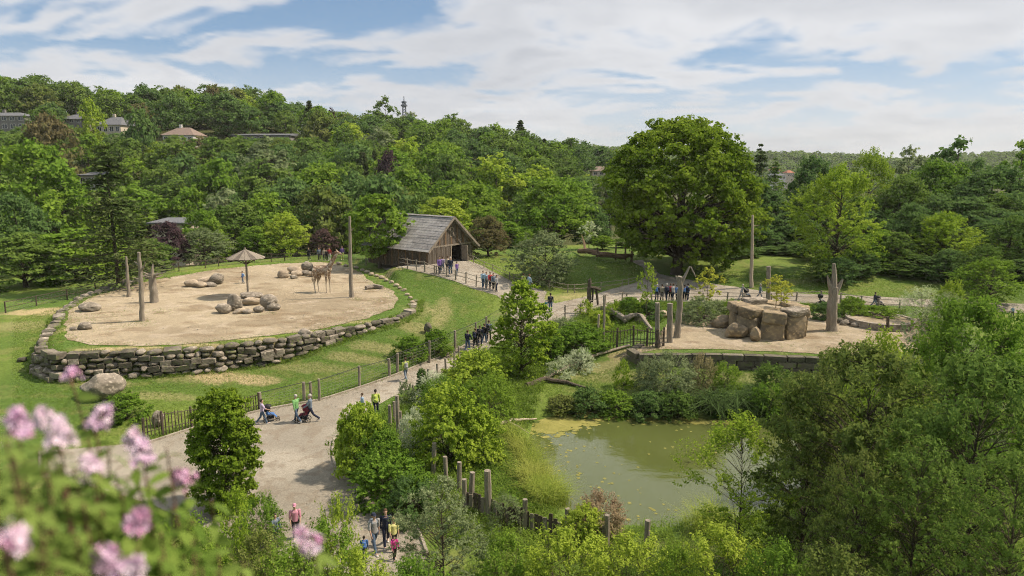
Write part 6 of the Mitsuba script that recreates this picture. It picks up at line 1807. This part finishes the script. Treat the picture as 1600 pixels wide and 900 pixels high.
lr = np.random.default_rng(88)
LEAVES = [lance_leaf(k) for k in range(4)]
LILACL = leafmat('leaf_lilac', (0.105, 0.190, 0.030), (0.215, 0.300, 0.062), (0.20, 0.27, 0.07), big=.4, trans=.7)
LEAF_PLY = [mikit.ply(m, LILACL, smooth=True, uv=np.full((len(m[0]), 2), (k + .5) / 4)) for k, m in enumerate(LEAVES)]
pr('petal', (.65, .46, .62), .7)
pr('petal_b', (.74, .60, .70), .7)
pr('petal_c', (.52, .27, .42), .7)
pr('stem_red', (.16, .085, .055), .8)
bush_ = thing('lilac_shrub', 'blurred pink flowering shrub with long light green leaves right in front of the viewer', 'flowering shrub')
STEM = [(70, 650, 1.35), (30, 675, 1.2), (150, 660, 1.35), (205, 685, 1.45), (225, 715, 1.3), (288, 740, 1.45), (150, 735, 1.2), (210, 815, 1.15), (150, 768, 1.25), (12, 850, .95), (195, 890, 1.05), (112, 585, 1.6), (95, 690, 1.15), (20, 720, 1.0), (60, 780, 1.0), (120, 830, 1.05),
        (300, 800, 1.35), (330, 770, 1.45), (250, 860, 1.2), (300, 880, 1.2), (90, 880, .95), (-20, 670, 1.1), (-10, 780, .95), (340, 880, 1.25), (230, 780, 1.3), (170, 690, 1.3), (380, 870, 1.3), (490, 848, 1.2), (260, 690, 1.4), (60, 690, 1.2), (130, 900, 1.0), (420, 895, 1.3), (180, 840, 1.1), (30, 900, .9), (280, 920, 1.1), (500, 900, 1.35),
        (75, 730, 1.1), (130, 775, 1.12), (250, 820, 1.25), (190, 760, 1.2), (10, 680, 1.05), (60, 850, 1.0), (115, 720, 1.2), (170, 870, 1.1), (20, 700, 1.25), (85, 705, 1.2), (140, 715, 1.3), (180, 730, 1.3), (45, 750, 1.2), (100, 760, 1.15), (215, 770, 1.3), (270, 780, 1.35), (300, 835, 1.3), (150, 800, 1.2), (20, 800, 1.05), (75, 815, 1.1)]
FLOWER = {0, 1, 2, 3, 4, 5, 6, 7, 9, 10, 11, 27, 12, 43}
ALLL, nleaf = [], 0
jobs = []
for i, (x, y, d) in enumerate(STEM):
    d *= 1.18
    y = y + 10
    rd = ray(x, y); tip = CAM + rd / np.linalg.norm(rd) * d
    root = np.array([tip[0] * .55 - .12 + lr.normal() * .08, tip[1] * .75 + .05 + lr.normal() * .08, gz(tip[0], tip[1]) - .05])
    L = tip[2] - root[2]
    mid = root * .45 + tip * .55 + [lr.normal() * .04, lr.normal() * .04, .10 * L]
    q = np.linspace(0, 1, 9)[:, None]
    P = (1 - q) ** 2 * root + 2 * q * (1 - q) * mid + q ** 2 * tip
    put('stem', mikit.ply(tube(P, .0055 - .0035 * q[:, 0], 5, True), 'stem_red', smooth=True), bush_)
    n = 19 if i != 11 else 7
    for j in range(n):
        t = 1 - (j + .3) / n * .46
        b = (1 - t) ** 2 * root + 2 * t * (1 - t) * mid + t ** 2 * tip
        for sgn in (0, math.pi):
            a = j * 1.57 + sgn + lr.normal() * .4
            ln = (.046 + .036 * lr.random()) * (1.0 if j > 1 else .7)
            m = mat4(b, a, ln, 0, .15 + .5 * lr.normal() * .6) @ trimesh.transformations.rotation_matrix(lr.normal() * .5, (1, 0, 0))
            m[:3, 3] = b
            rel = b - CAM
            inview = abs(450 - FPX * np.dot(rel, UPV) / np.dot(rel, FWD) - 450) < 480
            jobs.append((not inview, np.linalg.norm(rel), m, lr.integers(4)))
jobs.sort(key=lambda z_: z_[:2])
for _, _, m, k in jobs[:300]:
    put('leaf', LEAF_PLY[k], bush_, m)
rest = [tf(m, LEAVES[k]) for _, _, m, k in jobs[300:]]
rv, rf_ = cat_mesh(rest)
put('foliage', mikit.ply((rv, rf_), LILACL, smooth=True, uv=np.repeat(lr.random((len(rest), 2)), 21, 0)), bush_, kind='stuff')
for i in sorted(FLOWER):
    x, y, d = STEM[i]
    d *= 1.18
    y = y + 10
    rd = ray(x, y); tip = CAM + rd / np.linalg.norm(rd) * d
    small = i == 11
    Lp, n = (.028, 22) if small else (.034 + .018 * lr.random(), 52)
    ax = np.array([lr.normal() * .4, lr.normal() * .4, 1.0]); ax /= np.linalg.norm(ax)
    fv = [[], []]
    fk_ = put('flower', mikit.ply(tube([tip - ax * .012, tip + ax * Lp * .9], [.003, .0015], 4), 'stem_red'), bush_)
    for j in range(n):
        t = lr.random()
        o = lr.normal(size=3); o -= ax * np.dot(o, ax); o /= np.linalg.norm(o)
        c = tip + ax * Lp * t + o * (.022 * (1 - t * .75) + .004) * (.5 + .6 * lr.random())
        nrm = o + ax * .5 + lr.normal(size=3) * .3; nrm /= np.linalg.norm(nrm)
        u = np.cross(nrm, [.3, .5, .8]); u /= np.linalg.norm(u); w = np.cross(nrm, u)
        s = .0085 * (.7 + .5 * lr.random())
        V = [c - nrm * s * .6]
        for q in range(4):
            a = q * 1.571 + lr.random() * .3
            e1, e2 = math.cos(a) * u + math.sin(a) * w, -math.sin(a) * u + math.cos(a) * w
            V += [c + e1 * s * .5 + e2 * s * .42, c + e1 * s * 1.15 + nrm * s * .1, c + e1 * s * .5 - e2 * s * .42]
        fv[lr.random() < .4].append((np.array(V), np.array([[0, 1 + 3 * q, 2 + 3 * q] for q in range(4)] + [[0, 2 + 3 * q, 3 + 3 * q] for q in range(4)])))
    for ms_, mt_ in zip(fv, ('petal' if i % 3 else 'petal_b', 'petal_c' if i % 2 else 'petal_b')):
        if ms_:
            put('petals', mikit.ply(cat_mesh(ms_), mt_), fk_, kind='stuff')
